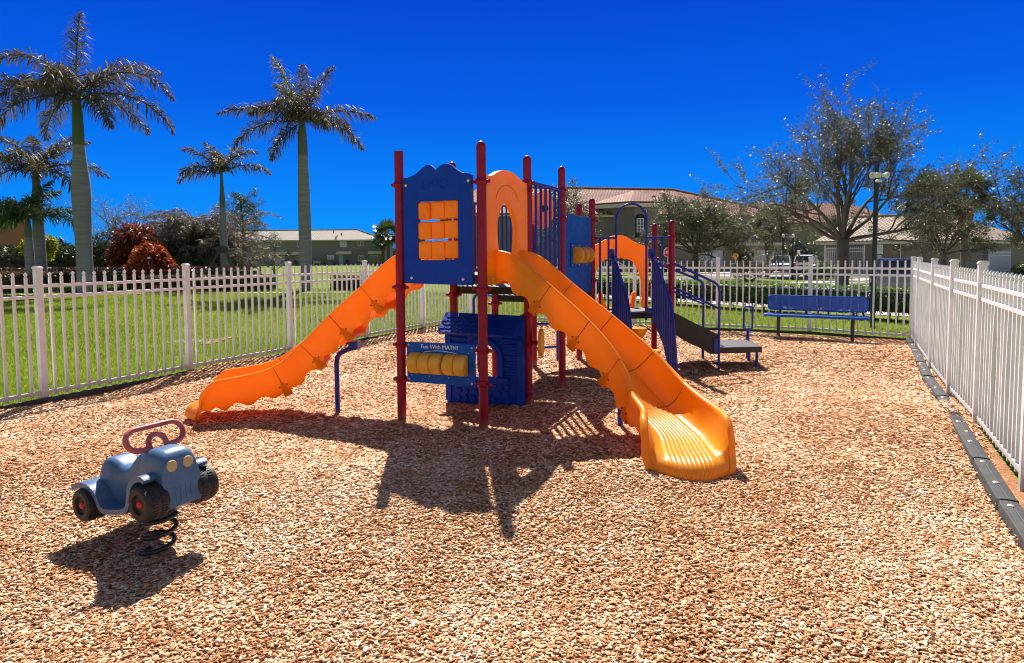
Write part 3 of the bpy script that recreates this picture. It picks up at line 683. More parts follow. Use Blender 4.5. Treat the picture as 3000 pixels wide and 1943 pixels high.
# ================================================================== SPRING RIDER
SR = thing('spring_rider', (-2.04, 3.50, 0), 'blue toy jeep spring rider with red handlebar, standing on a black coil spring', 'spring rider')
al = rad(29.5); pit = rad(11.2)
fx = A3(math.cos(al)*math.cos(pit), -math.sin(al)*math.cos(pit), math.sin(pit)); fy = A3(math.sin(al), math.cos(al), 0); fz = np.cross(fx, fy)
O0 = A3(-1.925,3.52,.312) - fx*.297       # middle of the two axles
def R_(x, y, z): return O0 + fx*x + fy*y + fz*z     # x forward, y away from the viewer, z up
def side(pts, k=5): return [tuple(p) for p in smooth_loop(pts, k)]
# running board and fenders: one thick bent plate
S_ = side([(-.43,.115),(-.37,.128),(-.29,.127),(-.215,.10),(-.165,.045),(-.145,.0),(-.11,-.025),(-.03,-.030),(.07,-.030),(.12,-.015),(.148,.03),(.172,.090),(.225,.135),(.29,.150),(.33,.142),(.35,.125)], 4)
def plate(pts, th):
    P = [A3(*p) for p in pts]; lo_ = []
    for i, p in enumerate(P):
        t = unit(P[min(i+1,len(P)-1)]-P[max(i-1,0)]); lo_.append(tuple(p+A3(t[1],-t[0])*th))
    return [tuple(p) for p in P] + lo_[::-1]
m = MB(); m.prism(plate(S_,.030), R_(0,0,0), fx, fz, -.19, .19)   # normal fx x fz = -fy
body = m.build('body', M['rider'], SR, bevel=.010, ang=40)
# hull with seat, dash and hood
def ring(x, zt, zb, hw, rd):
    pts = []
    for j in range(25):
        a = math.pi*j/24; c = math.cos(a); s_ = math.sin(a); ex = .42
        pts.append(R_(x, -hw*math.copysign(abs(c)**ex, c), zb+(zt-zb)*abs(s_)**.45))
    return pts
st = [(-.285,.18,.10),(-.275,.212,.104),(-.245,.238,.106),(-.20,.243,.104),(-.15,.222,.100),(-.09,.186,.096),(-.03,.178,.096),(.02,.192,.097),(.06,.222,.098),(.10,.246,.099),(.14,.258,.100),(.17,.262,.102),(.20,.268,.108),(.26,.268,.113),(.32,.258,.114),(.355,.243,.113),(.375,.218,.111),(.382,.19,.110)]
zs = smooth_loop([A3(*s) for s in st], 2)
m = MB(); m.grid([ring(p[0], p[1], -.05, p[2], 0) for p in zs]); k = 25; n_ = len(zs)
m.f.append(list(range(k))); m.m.append(0); m.f.append([(n_-1)*k+j for j in range(k)][::-1]); m.m.append(0)
m.build('hull', M['rider'], body, off=WORLD[SR.name], ang=35, bevel=.004)
m = MB(); m.box(R_(.33,0,.03), (.105,.185,.185), (fx,fy,fz))
for y in (-.045,-.015,.015,.045): m.box(R_(.3835,y,.0), (.004,.012,.085), (fx,fy,fz))
m.build('grille', M['rider'], body, off=WORLD[SR.name], bevel=.010)
m = MB(); m.prism([(-.15,-.055),(.14,-.055),(.10,-.085),(.05,-.105),(-.04,-.105),(-.11,-.085)], R_(.16,0,0), fx, fz, -.13, .13); m.build('under_tray', M['rider'], body, off=WORLD[SR.name], bevel=.012)
for y in (-.048,.048):
    m = MB(); m.lathe([(.031,-.008),(.031,.004),(.028,.007),(0,.007)], R_(.382,y,.163), fx, 24); m.build('headlight', M['tan'], SR)
for x in (.297,-.297):
    for sg in (-1,1):
        c = R_(x-.008*(x<0), sg*.165, 0); axd = fy*sg; r = .099
        m = MB(); m.lathe([(r*.50,-.085),(r*.80,-.088),(r*.95,-.075),(r,-.05),(r*1.005,-.01),(r,.025),(r*.95,.044),(r*.82,.052),(r*.56,.050),(r*.50,.035)], c, axd, 40)
        for j in range(36):
            a = 2*math.pi*j/36; dr = fx*math.cos(a)+fz*math.sin(a); tg = -fx*math.sin(a)+fz*math.cos(a)
            for y_ in (-.045,.008): m.box(c+dr*(r*1.0)+axd*y_, (.006,.009,.030), (dr,tg,axd))
        w = m.build('wheel', M['rubber'], SR, ang=30)
        m = MB(); m.lathe([(0,.0),(r*.52,.0),(r*.52,.030),(r*.46,.034),(r*.40,.016),(r*.2,.012),(0,.012)], c, axd, 28); m.build('rim', M['rim'], w, off=WORLD[SR.name])
        m = MB(); m.lathe([(.024,.0),(.024,.034),(.019,.044),(.010,.05),(0,.051)], c, axd, 18); m.build('hub_cap', M['rhub'], w, off=WORLD[SR.name])
m = MB(); m.lathe([(.015,-.005),(.015,.008),(0,.012)], R_(.085,-.131,-.082), -fy, 14); m.build('side_bolt', M['rhub'], SR)
# handlebar: long loop with an inner arch
hz = .262; L_ = []; ht = A3(0,0,1); hu = unit(fz*1.0 - fx*.25)
def Hh(y, z): return R_(.205,0,hz) + fy*y + hu*z
for a in np.linspace(-90,90,13): L_.append(Hh(.105+.062*math.cos(rad(a)), .072+.062*math.sin(rad(a))))
for a in np.linspace(90,270,13): L_.append(Hh(-.105+.062*math.cos(rad(a)), .072+.062*math.sin(rad(a))))
inner = [Hh(-.075,.012)]+[Hh(-.050*math.cos(rad(a)), .030+.052*math.sin(rad(a))) for a in np.linspace(0,180,13)]+[Hh(.075,.012)]
m = MB(); m.tube([Hh(.050,-.03)]+[Hh(.050,.0),Hh(.075,.008)]+L_+[Hh(-.075,.008),Hh(-.050,.0),Hh(-.050,-.03)], .0155, 12)
m.tube([Hh(-.050,-.035),Hh(-.050,.0)]+inner[1:-1]+[Hh(.050,.0),Hh(.050,-.035)], .0155, 12); m.build('handlebar', M['handle'], SR)
# coil spring, leaning back under the weight
m = MB(); b0 = A3(-2.05,3.53,.0); b1 = O0 + fx*.13 - fz*.118; L_ = []
for t in np.linspace(0,1,110):
    a = 2*math.pi*2.6*t+2.6; c = b0+(b1-b0)*t; r = .084*(1 if t > .06 else .9)
    L_.append(c+A3(r*math.cos(a), r*math.sin(a), -.035*(1-t)))
m.tube(L_,   .0135, 10); m.build('coil_spring', M['spring'], SR)
m = MB(); m.lathe([(.08,-.012),(.08,.01),(.04,.02),(0,.02)], b1, fz, 20); m.build('spring_plate', M['spring'], SR)

# ================================================================== BENCH
b0, b1 = A3(5.20,12.83,0), A3(6.72,11.93,0); FN = Pl(b0,b1)
BN = thing('park_bench', tuple((b0+b1)/2), 'blue perforated metal bench on two brown legs in front of the far fence', 'bench')
def uv_planar(o, pl):
    me = o.data; uv = me.uv_layers.new(name='UVMap'); off = WORLD[o.name]
    for l in me.loops:
        q = np.array(me.vertices[l.vertex_index].co)+off-pl.a; uv.data[l.index].uv = (np.dot(q,pl.t), q[2]-np.dot(q,pl.n))
def rrect(u0,u1,z0,z1,r,k=6):
    P = []
    for cx,cz,a in ((u1-r,z1-r,0),(u0+r,z1-r,90),(u0+r,z0+r,180),(u1-r,z0+r,270)):
        P += [(cx+r*math.cos(rad(a+90*j/k)), cz+r*math.sin(rad(a+90*j/k))) for j in range(k+1)]
    return P
m = MB(); FN.prism(m, rrect(.02,1.79,.505,.785,.075), -.01, .012); o = m.build('backrest', M['perf'], BN); uv_planar(o, FN)
m = MB()
rim_ = rrect(.02,1.79,.505,.785,.075); m.tube([FN.p(u,z,0) for u,z in rim_], .016, 8, closed=True); m.build('backrest_rim', M['bluepanel'], o, off=WORLD[BN.name])
pts = rrect(0,1.81,.03,.36,.06); m = MB(); m.prism(pts, FN.a+A3(0,0,.43), FN.t, FN.n, -.006, .006); o = m.build('seat', M['perf'], BN)
me = o.data; uv = me.uv_layers.new(name='UVMap')
for l in me.loops:
    q = np.array(me.vertices[l.vertex_index].co)+WORLD[BN.name]-FN.a; uv.data[l.index].uv = (np.dot(q,FN.t), np.dot(q,FN.n))
m = MB(); m.tube([FN.p(u,.425-.012,d) for u,d in pts], .020, 8, closed=True, flat=1.3); m.build('seat_rim', M['bluepanel'], o, off=WORLD[BN.name])
for u in (.24,1.55):
    m = MB(); m.tube([FN.p(u,-.05,.16),FN.p(u,.395,.16)], .032, 10); m.bar(FN.p(u,.40,.34), FN.p(u,.40,.03), .04, .03); m.tube([FN.p(u,.40,.03),FN.p(u,.46,-.02),FN.p(u,.74,-.035)], .022, 8); m.build('leg', M['brownleg'], BN)

# ================================================================== FENCES
def fence_run(name, pts, label, pick=15, gz=0.0, extra=None, wob=0.0, bend=None, seed=1, tips=1.49):
    rs = np.random.default_rng(seed)
    T = thing(name, tuple(A3(*pts[0],0)), label, 'fence', 'white picket fences round the play area')
    P = [A3(p[0],p[1],0) for p in pts]
    for i, p in enumerate(P):
        t = unit(P[min(i+1,len(P)-1)]-P[max(i-1,0)]); n = np.cross(t, A3(0,0,1))
        m = MB(); m.box(p+A3(0,0,.74), (.074,.074,1.58), (t,n,(0,0,1))); o = m.build('post', M['white'], T, bevel=.006)
        c = MB(); c.box(p+A3(0,0,1.535), (.086,.086,.022), (t,n,(0,0,1))); c.box(p+A3(0,0,1.551), (.068,.068,.012), (t,n,(0,0,1))); c.build('post_cap', M['white'], o, off=WORLD[T.name], bevel=.005)
    for i in range(len(P)-1):
        a, b = P[i], P[i+1]; t = unit(b-a); n = np.cross(t, A3(0,0,1)); L = np.linalg.norm(b-a)
        for z in (1.327,1.198,.075):
            m = MB(); m.box((a+b)/2+A3(0,0,z), (L-.074,.028,.036 if z > .1 else .042), (t,n,(0,0,1))); m.build('rail', M['white'], T, bevel=.004)
        k = max(2, int(round(L/.1285))); m = MB()
        for j in range(1,k):
            q = a+(b-a)*j/k; w = .0135; z0, zt = .03, tips+rs.normal(0,.002)
            be = rs.normal(0,wob) + (bend(i,j) if bend else 0); sh = rs.normal(0,.002)
            zz = [z0,.3,.6,.9,1.14,zt-.062]; rows = []
            for z in zz:
                s_ = math.sin(math.pi*min(max((z-.075)/1.10,0),1)); c = q+A3(0,0,z)+t*(be*s_+sh)
                rows.append([c+t*w*x+n*w*y for x,y in ((-1,-1),(1,-1),(1,1),(-1,1))])
            tp_ = q+t*sh
            for f_, z in ((.62,zt-.055),(.62,zt-.048),(1.12,zt-.036),(1.12,zt-.022),(.06,zt)):
                rows.append([tp_+A3(0,0,z)+t*w*f_*x+n*w*min(f_,1)*y for x,y in ((-1,-1),(1,-1),(1,1),(-1,1))])
            b_ = len(m.f); m.grid(rows, closed=True); nv = len(m.v)
            m.f.append([nv-1,nv-2,nv-3,nv-4]); m.m.append(0)
        m.build('picket_panel', M['white'], T, smooth=False)
    return T
A_l = [(-5.51-.84*k, 7.34-1.70*k) for k in (2,1)]
left_pts = [(-7.2,3.94),(-6.36,5.64),(-5.51,7.34),(-4.68,9.07),(-3.82,10.8),(-2.93,12.58),(-2.04,14.29),(-1.06,16.15)]
back_pts = [(-1.06,16.15),(-.52,15.97),(1.15,15.24),(2.82,14.50),(4.49,13.76),(6.16,13.02),(7.50,11.80)]
right_pts = [(7.50,11.80),(6.98,10.81),(5.91,8.83),(5.08,7.25),(4.43,5.94),(3.58,4.32),(2.72,2.70)]
fence_run('picket_fence', left_pts, 'white metal picket fence between the wood chips and the lawn with palms', seed=2, wob=.002)
fence_run('picket_fence', back_pts, 'white metal picket fence behind the blue bench and the play structure', seed=3, wob=.002)
def bd(i, j): return {(2,3):.035,(2,4):.05,(2,5):.03,(3,4):-.03,(3,5):.035,(3,6):.05,(3,7):.02,(4,2):.02,(4,5):-.04,(4,6):.045,(4,7):.03,(4,9):-.02,(1,6):.03,(5,4):.03}.get((i,j),0)
fence_run('picket_fence', right_pts, 'white picket fence with bent pickets beside the black rubber border', seed=4, wob=.006, bend=bd, tips=1.48)
# thin edging strip under the left and far fences
def strip(name, pts, label, off):
    m = MB()
    for a, b in zip(pts, pts[1:]):
        a, b = A3(*a,0), A3(*b,0); t = unit(b-a); n = np.cross(t, A3(0,0,1))
        m.bar(a+n*off+A3(0,0,-.01), b+n*off+A3(0,0,-.01), .035, .06)
    return tag(m.build(name, M['border'], bevel=.006), label, 'edging', 'edging strips under the fences')
strip('edging_strip', left_pts[:], 'thin black edging strip along the foot of the fence by the lawn', .055)
strip('edging_strip', back_pts[:], 'thin black edging strip along the foot of the fence behind the bench', .055)

# ================================================================== RUBBER BORDER
bl = [A3(*p,0) for p in ((7.42,11.72),(6.72,10.45),(6.02,9.22),(5.43,8.17),(4.86,7.05),(4.30,6.02),(3.67,4.86),(3.22,4.02),(2.72,3.05),(2.2,2.0))]
words_ = ['reaching the far corner of the fence','second from the far corner of the fence','third from the far corner of the fence','half buried in chips beside a bent fence panel','partly covered by chips near the middle','long and clean beside the bent fence panels','with two steel caps near the frame edge','nearest the camera at the edge of the frame','past the frame edge']
for i in range(8):
    a, b = bl[i], bl[i+1]; t = unit(b-a); n = np.cross(t, A3(0,0,1)); L = np.linalg.norm(b-a); a = a+t*.012; b = b-t*.012
    T = thing('border_timber', tuple((a+b)/2), 'black rubber border timber, ' + words_[i], 'border timber', 'black rubber border timbers')
    zt = .028 if i not in (3,4) else .021
    prof = [(-.060,-.06),(-.060,zt-.010),(-.053,zt),(-.006,zt+.003),(-.002,zt),(.002,zt+.003),(.053,zt),(.060,zt-.010),(.060,-.06)]
    rows = []
    for s_ in (-.02,.0,.06,L*.5,L-.08,L-.024,L-.004):
        k_ = {-.02:.55,.0:.85}.get(s_,1) if s_ < .05 else (1 if s_ < L-.02 else .8)
        rows.append([a+t*s_+n*(p[0]*k_)+A3(0,0,p[1]+(.006 if s_ > L-.06 else 0)) for p in prof])
    m = MB(); m.grid(rows, closed=True); kk = len(prof); m.f.append(list(range(kk))); m.m.append(0); m.f.append([(len(rows)-1)*kk+j for j in range(kk)][::-1]); m.m.append(0)
    m.build('timber', M['border'], T, ang=35, bevel=.003)
    for s_ in (.10,L*.62):
        c = MB(); c.lathe([(.022,-.01),(.022,.002),(.018,.006),(0,.008)], a+t*s_+n*.006+A3(0,0,zt+.004), n=18); c.build('spike_cap', M['steel'], T)
# ================================================================== GROUND
def sst(a, b, x): t = np.clip((x-a)/(b-a), 0, 1); return t*t*(3-2*t)
def gz(x, y):
    x = np.asarray(x, float); y = np.asarray(y, float)     # the lawn rises gently towards the palm bed, the parking side falls away
    return -.085 - .215*sst(16., 46., y) + .34*sst(12., 25., y)*(1-sst(-7., 0., x))*(1-.7*sst(34., 70., y))
k = 130; s_ = np.linspace(-1, 1, k)
gx = 700*np.sign(s_)*np.abs(s_)**3.2; gy = np.concatenate([np.linspace(-60,-4,12), np.linspace(-3,70,100), 70+np.linspace(.02,1,30)**2*900])
X, Y = np.meshgrid(gx, gy); V = np.stack([X, Y, gz(X, Y)], -1).reshape(-1, 3)
nx = len(gx); ny = len(gy); i0 = (np.arange(ny-1)[:,None]*nx+np.arange(nx-1)[None]).ravel()
tag(npmesh('lawn', V, np.stack([i0,i0+1,i0+nx+1,i0+nx],1), M['lawn'], smooth=True), kind='structure')

_w = [(rng.uniform(.8,5.5), rng.uniform(0,6.28), rng.uniform(0,6.28)) for _ in range(14)]
def hm(x, y):
    h = 0
    for f, a, p in _w: h = h + .0085/(.4+f*.30)*np.sin(f*(x*math.cos(a)+y*math.sin(a))+p)
    for hx, hy, hr, hd in ((1.30,4.25,.42,.022),(-3.75,6.45,.40,.018),(-2.05,3.6,.35,.015),(1.75,8.0,.5,.015)): h = h - hd*np.exp(-((x-hx)**2+(y-hy)**2)/hr**2)
    return h - .012
Lq = (A3(-9.0,.30,0), A3(-1.06,16.15,0)); Rq = (A3(.1,-2.3,0), A3(7.5,11.80,0))
Lq = (A3(-1.06,16.15,0)-A3(.4525,.8918,0)*18.5, A3(-1.06,16.15,0))
u, v = np.meshgrid(np.linspace(0,1,170), np.linspace(0,1,190))
lx = Lq[0][0]+(Lq[1][0]-Lq[0][0])*v; ly = Lq[0][1]+(Lq[1][1]-Lq[0][1])*v; rx = Rq[0][0]+(Rq[1][0]-Rq[0][0])*v; ry = Rq[0][1]+(Rq[1][1]-Rq[0][1])*v
X = lx+(rx-lx)*u; Y = ly+(ry-ly)*u; ed = np.minimum(np.minimum(u,1-u)/.01, (1-v)/.01).clip(0,1)
V = np.stack([X, Y, hm(X,Y)*ed-.012*(1-ed)], -1).reshape(-1,3); nx = 170
i0 = (np.arange(189)[:,None]*nx+np.arange(nx-1)[None]).ravel()
tag(npmesh('mulch_ground', V, np.stack([i0,i0+1,i0+nx+1,i0+nx],1), M['mulch'], smooth=True), kind='structure')

def inside(x, y):
    def side_(a, b): return (b[0]-a[0])*(y-a[1])-(b[1]-a[1])*(x-a[0])
    return (side_(Lq[0],Lq[1]) < -.03) & (side_(Rq[0],Rq[1]) > .02) & (side_(Lq[1],Rq[1]) < -.03)
px, py, sz = [], [], []
for y0, y1, den, sc in ((1.9,2.6,9200,.66),(2.6,3.4,9000,.68),(3.4,4.6,7400,.74),(4.6,6.2,5200,.88),(6.2,8.5,3700,1.0),(8.5,12,2000,1.25),(12,16.2,1300,1.5)):
    x1 = .86*y1+.7; n = int(den*2*x1*(y1-y0)); x = rng.uniform(-x1,x1,n); y = rng.uniform(y0,y1,n); q = inside(x,y) & (np.abs(x) < .86*y+.7)
    px.append(x[q]); py.append(y[q]); sz.append(np.full(q.sum(), sc))
px = np.concatenate(px); py = np.concatenate(py); sz = np.concatenate(sz); n = len(px)
# keep most chips off the top of the rubber border
btop = np.zeros(n, bool)
for a, b in zip(bl, bl[1:]):
    t = unit(b-a); nn = A3(t[1],-t[0],0); dx = (px-a[0]); dy = (py-a[1]); al_ = dx*t[0]+dy*t[1]; ac_ = np.abs(dx*nn[0]+dy*nn[1])
    btop |= (al_ > 0) & (al_ < np.linalg.norm(b-a)) & (ac_ < .064)
covered = (rng.random(n) < np.where((py > 6.2) & (py < 8.3), .32, .03))
keep = ~btop | covered; px, py, sz = px[keep], py[keep], sz[keep]; onb = (btop & covered)[keep]; n = len(px)
Lc = np.clip(rng.lognormal(math.log(.031), .40, n), .012, .09)*sz; Wc = np.clip(rng.lognormal(math.log(.0165), .36, n), .006, .032)*sz; Tc = rng.uniform(.0012,.0038,n)*sz
ya = rng.uniform(0, 2*math.pi, n); pi_ = rng.normal(0,.17,n); ro = rng.normal(0,.22,n)
cx_, sx_ = np.cos(ya), np.sin(ya); cp, sp = np.cos(pi_), np.sin(pi_); cr_, sr_ = np.cos(ro), np.sin(ro)
e1 = np.stack([cx_*cp, sx_*cp, sp], 1); s0 = np.stack([-sx_, cx_, 0*cx_], 1); u0_ = np.cross(e1, s0)
e2 = s0*cr_[:,None]+u0_*sr_[:,None]; e3 = np.cross(e1, e2)
zc = hm(px,py) + np.abs(rng.normal(0,.0045,n)) + .003 + np.where(onb, .030, 0)
C0 = np.stack([px,py,zc],1)
pat = .5*np.sin(1.7*px+.6*py+1)+.5*np.sin(-.9*px+1.5*py)+.5*np.sin(3.1*px-2.2*py+2)
pat = pat+.9*np.sin(5.3*px+3.9*py+1)*np.sin(-4.4*px+5.9*py)+.6*np.sin(11*px-7*py)*np.sin(9*py+6*px+2)
tn = np.clip(rng.beta(1.7,1.45,n)+.085*pat, 0, 1)
low = rng.random(n) < .07; tn[low] *= .35
near_ = py < 4.8
def corners(idx, f1, f2, f3):
    return C0[idx]+e1[idx]*(Lc[idx]*f1)[:,None]/2+e2[idx]*(Wc[idx]*f2)[:,None]/2+e3[idx]*(Tc[idx]*f3)[:,None]
I = np.where(near_)[0]; tp = rng.uniform(.45,1.0,(4,len(I)))
Vb = np.stack([corners(I,-tp[0],-1,0),corners(I,tp[1],-tp[2],0),corners(I,1.,tp[3],0),corners(I,-1.,tp[2],0),corners(I,-tp[0],-1,1),corners(I,tp[1],-tp[2],1),corners(I,1.,tp[3],1),corners(I,-1.,tp[2],1)],1).reshape(-1,3)
b0_ = np.arange(len(I))[:,None]*8
Fb = np.concatenate([b0_+np.array([q]) for q in ((4,5,6,7),(0,1,5,4),(1,2,6,5),(2,3,7,6),(3,0,4,7))])
tag(npmesh('wood_chips', Vb, Fb, M['chip'], tint=np.tile(tn[I],5)), kind='stuff')
I = np.where(~near_)[0]; tp = rng.uniform(.5,1.0,(4,len(I))); tw = rng.normal(0,.8,len(I))
Vb = np.stack([corners(I,-tp[0],-1,tw),corners(I,tp[1],-tp[2],0),corners(I,1.,tp[3],tw),corners(I,-1.,tp[2],0)],1).reshape(-1,3)
tag(npmesh('wood_chips', Vb, np.arange(len(I)*4).reshape(-1,4), M['chip'], tint=tn[I]), kind='stuff')

def grass(name, n, fn, h=(.035,.075), w=(.004,.008)):
    x, y = fn(n); n = len(x); hh = rng.uniform(*h,n); ww = rng.uniform(*w,n)*np.maximum(1, np.hypot(x,y)/9); a = rng.uniform(0,6.28,n)
    z = gz(x,y); lean = rng.normal(0,.45,(n,2))
    b = np.stack([x,y,z],1); d = np.stack([np.cos(a),np.sin(a),0*a],1)*ww[:,None]/2; tip = b+np.stack([lean[:,0]*hh,lean[:,1]*hh,hh],1)
    V = np.stack([b-d,b+d,tip],1).reshape(-1,3)
    return tag(npmesh(name, V, np.arange(n*3).reshape(-1,3), M['blade'], tint=np.clip(rng.beta(2,2,n)+.13*np.sin(.9*x+.5*y)*np.sin(.7*y-.4*x+1)+.08*np.sin(2.3*x+1)*np.sin(1.9*y),0,1)), kind='stuff')
def left_lawn(n):
    y = 4.5+23.4*rng.random(n)**1.5; x = -.84*y-1+(.84*y+1.5)*rng.random(n)
    q = ((Lq[1][0]-Lq[0][0])*(y-Lq[0][1])-(Lq[1][1]-Lq[0][1])*(x-Lq[0][0]) > .06); return x[q], y[q]
grass('lawn_grass', 330000, left_lawn)
def back_strip(n):
    x = rng.uniform(-2,11,n); y = rng.uniform(11,26,n); q = ~inside(x,y) & ((x-2.0)*(-10.)-(y-26.5)*7.2 > -2) | (~inside(x,y) & (x < 2.4))
    q &= (x*.405+y*.914 > 14.45); return x[q], y[q]
grass('lawn_grass', 120000, back_strip)
def right_strip(n):
    t = rng.random(n)**.8; w = rng.random(n)*2.6+.1; a, b = A3(1.5,.3,0), A3(7.5,11.8,0); x = a[0]+(b[0]-a[0])*t+w*.887; y = a[1]+(b[1]-a[1])*t-w*.46; return x, y
grass('lawn_grass', 60000, right_strip)

def sheet(name, poly, m, lift, sub=1.5, kind='structure'):
    """flat area that follows the terrain"""
    b = MB(); P = np.array(poly, float)
    x0, y0 = P.min(0); x1, y1 = P.max(0)
    import bmesh
    bm = bmesh.new(); vs = [bm.verts.new((p[0],p[1],0)) for p in P]; bm.faces.new(vs)
    for ax, lo_, hi_ in ((0,x0,x1),(1,y0,y1)):
        for c in np.arange(lo_+sub, hi_, sub if ax else sub*4):
            co_ = (c,0,0) if ax == 0 else (0,c,0); no = (1,0,0) if ax == 0 else (0,1,0)
            bmesh.ops.bisect_plane(bm, geom=bm.verts[:]+bm.edges[:]+bm.faces[:], plane_co=co_, plane_no=no)
    for v in bm.verts: v.co.z = float(gz(v.co.x, v.co.y))+lift
    bmesh.ops.recalc_face_normals(bm, faces=bm.faces)
    if bm.faces[:] and bm.faces[:][0].normal.z < 0: bmesh.ops.reverse_faces(bm, faces=bm.faces)
    me = bpy.data.meshes.new(name); bm.to_mesh(me); bm.free(); me.materials.append(m)
    o = bpy.data.objects.new(name, me); COL.objects.link(o); return tag(o, kind=kind)
sheet('garden_path', [(-36,24.4),(-6.5,24.4),(-6.5,25.3),(-36,25.3)], M['concrete'], .02)
sheet('parking_lot', [(2.6,27.5),(11.2,15.6),(40,11),(60,37.2),(-3,39.5),(-1,33)], M['concrete'], .02)
sheet('street', [(-6,46.5),(70,46.5),(70,53),(-6,53)], M['asphalt'], .02)
sheet('sidewalk', [(15.6,38.2),(16.9,38.1),(27,44.5),(27,46.4),(25.2,45.9)], M['concrete'], .025)
sheet('driveway', [(17,53.05),(36,53.05),(36,70),(17,66)], M['concrete'], .02)

# ================================================================== PLANTS
def quads_leaf(C, D, Nn, l, w):
    """rhombus leaves: centre C, direction D, normal N"""
    S_ = np.cross(D, Nn); V = np.stack([C-D*(l/2)[:,None], C+S_*(w/2)[:,None], C+D*(l/2)[:,None], C-S_*(w/2)[:,None]], 1).reshape(-1,3)
    return V
def rdir(n, r=None):
    r = r or rng; v = r.normal(0,1,(n,3)); return v/np.linalg.norm(v,axis=1)[:,None]
def leaf_cloud(C, lmin, lmax, asp=.5, up=.0):
    n = len(C); D = rdir(n); N_ = rdir(n); N_[:,2] += up; N_ -= D*(N_*D).sum(1)[:,None]; N_ /= np.linalg.norm(N_,axis=1)[:,None]+1e-9
    l = rng.uniform(lmin,lmax,n); return quads_leaf(C, D, N_, l, l*asp*rng.uniform(.7,1.3,n))
def quads(V): return np.arange(len(V)).reshape(-1,4)
def core_ball(c, r, k=8):
    rows = []
    for i in range(k+1):
        a = math.pi*i/k; rows.append([A3(*c)+A3(r[0]*math.sin(a)*math.cos(b), r[1]*math.sin(a)*math.sin(b), r[2]*math.cos(a)) for b in np.linspace(0,2*math.pi,13)[:-1]])
    V = np.array(rows).reshape(-1,3); F = [(i*12+j, (i+1)*12+j, (i+1)*12+(j+1)%12, i*12+(j+1)%12) for i in range(k) for j in range(12)]
    return V, np.array(F)
def hedge(name, pts, wid, z0, z1, n, leaf, m, label, cat='hedge', group=None, stem=True, core=M['leaf_dark'], rough=.08, sunlit_top=.25):
    """clipped hedge along a polyline: leaf shell round a dark core, thin stems below"""
    P = [A3(*p,0) for p in pts]; L = [np.linalg.norm(b-a) for a, b in zip(P,P[1:])]; T = thing(name, tuple(P[0]), label, cat, group)
    seg = rng.choice(len(L), n, p=np.array(L)/sum(L)); f = rng.random(n); a = np.array(P)[seg]; b = np.array(P)[seg+1]; c = a+(b-a)*f[:,None]
    t = (b-a)/np.linalg.norm(b-a,axis=1)[:,None]; nn = np.stack([t[:,1],-t[:,0],0*t[:,0]],1)
    w = rng.uniform(-1,1,n); z = rng.random(n); sh = rng.random(n)
    top = sh < .33; sd_ = (sh >= .33) & (sh < .85); z = np.where(top, 1-np.abs(rng.normal(0,.04,n)), z); w = np.where(sd_, np.sign(w)*(1-np.abs(rng.normal(0,.07,n))), w)
    x_, y_ = c[:,0], c[:,1]; lump = rough*(np.sin(2.3*x_+1.7*y_)+np.sin(4.1*x_-3.3*y_+1)*.6+np.sin(7.7*x_+6.1*y_)*.35)
    gl = gz(x_,y_); C = c+nn*(w*wid/2*(1+lump*.5))[:,None]; C[:,2] = gl+z0+(z1-z0)*z*(1+lump*.35)+rng.normal(0,.012,n)
    V = leaf_cloud(C, leaf*.7, leaf*1.4, .55, .3); tt = np.clip(rng.beta(2,2.4,n)*.75+sunlit_top*(z > .93), 0, 1)  # top leaves lightened: sunlight on the hedge top put into leaf colour
    npmesh('foliage', V, quads(V), m, T, tint=tt)
    mb = MB()
    for A_, B_2 in zip(P,P[1:]):
        g_ = float(gz(A_[0],A_[1]))*.5+float(gz(B_2[0],B_2[1]))*.5
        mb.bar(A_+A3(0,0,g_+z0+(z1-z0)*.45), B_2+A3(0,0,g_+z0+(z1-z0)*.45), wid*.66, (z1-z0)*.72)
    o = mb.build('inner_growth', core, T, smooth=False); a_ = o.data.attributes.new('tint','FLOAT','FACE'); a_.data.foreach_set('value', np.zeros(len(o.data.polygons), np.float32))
    if stem:
        mb = MB()
        for A_, B_2, l_ in zip(P,P[1:],L):
            for j in range(int(l_/.35)):
                q = A_+(B_2-A_)*(j+rng.random())/(l_/.35); q = q+A3(*rng.normal(0,wid*.12,2),0); g_ = float(gz(q[0],q[1]))
                for d in range(3): mb.tube([q+A3(0,0,g_-.02), q+A3(*rng.normal(0,.07,2), g_+z0+.10), q+A3(*rng.normal(0,.15,2), g_+z0+(z1-z0)*.45)], [.016,.012,.008], 5)
        mb.build('stems', M['bark'], T)
    return T
hedge('clipped_hedge', [(2.6,25.9),(4.6,23.0),(6.6,20.1),(8.6,17.25),(11.2,13.6)], .95, .18, .84, 34000, .052, M['leaf_hedge'], 'clipped green hedge behind the fence with the bench, bare stems below', rough=.05, sunlit_top=.35)
hedge('burgundy_hedge', [(-30,28.3),(-20.5,28.2),(-11.3,28.1)], .9, .05, 1.03, 15000, .10, M['leaf_burg'], 'long low clipped burgundy hedge behind the row of palms', stem=False, rough=.03)
hedge('mixed_hedge', [(-15.3,26.3),(-9.9,26.3)], .8, .05, .68, 7000, .09, M['leaf_mix'], 'short speckled hedge with red and lime leaves by the white path', rough=.08)
hedge('mixed_hedge', [(-7.5,26.4),(-4.4,26.3)], .7, .05, .62, 3500, .09, M['leaf_mix'], 'small speckled hedge right of the second tall palm', rough=.08)
hedge('mixed_hedge', [(-24.6,26.9),(-19.7,26.8)], 1.2, .0, .85, 6000, .10, M['leaf_mix'], 'loose yellow green hedge at the foot of the far left palms', rough=.2)
hedge('low_shrubs', [(-20.4,25.9),(-16.2,26.0)], .9, .0, .30, 3000, .07, M['leaf_hedge'], 'ankle high grey green shrubs round the foot of the tallest palm', cat='shrubs', stem=False, rough=.3)
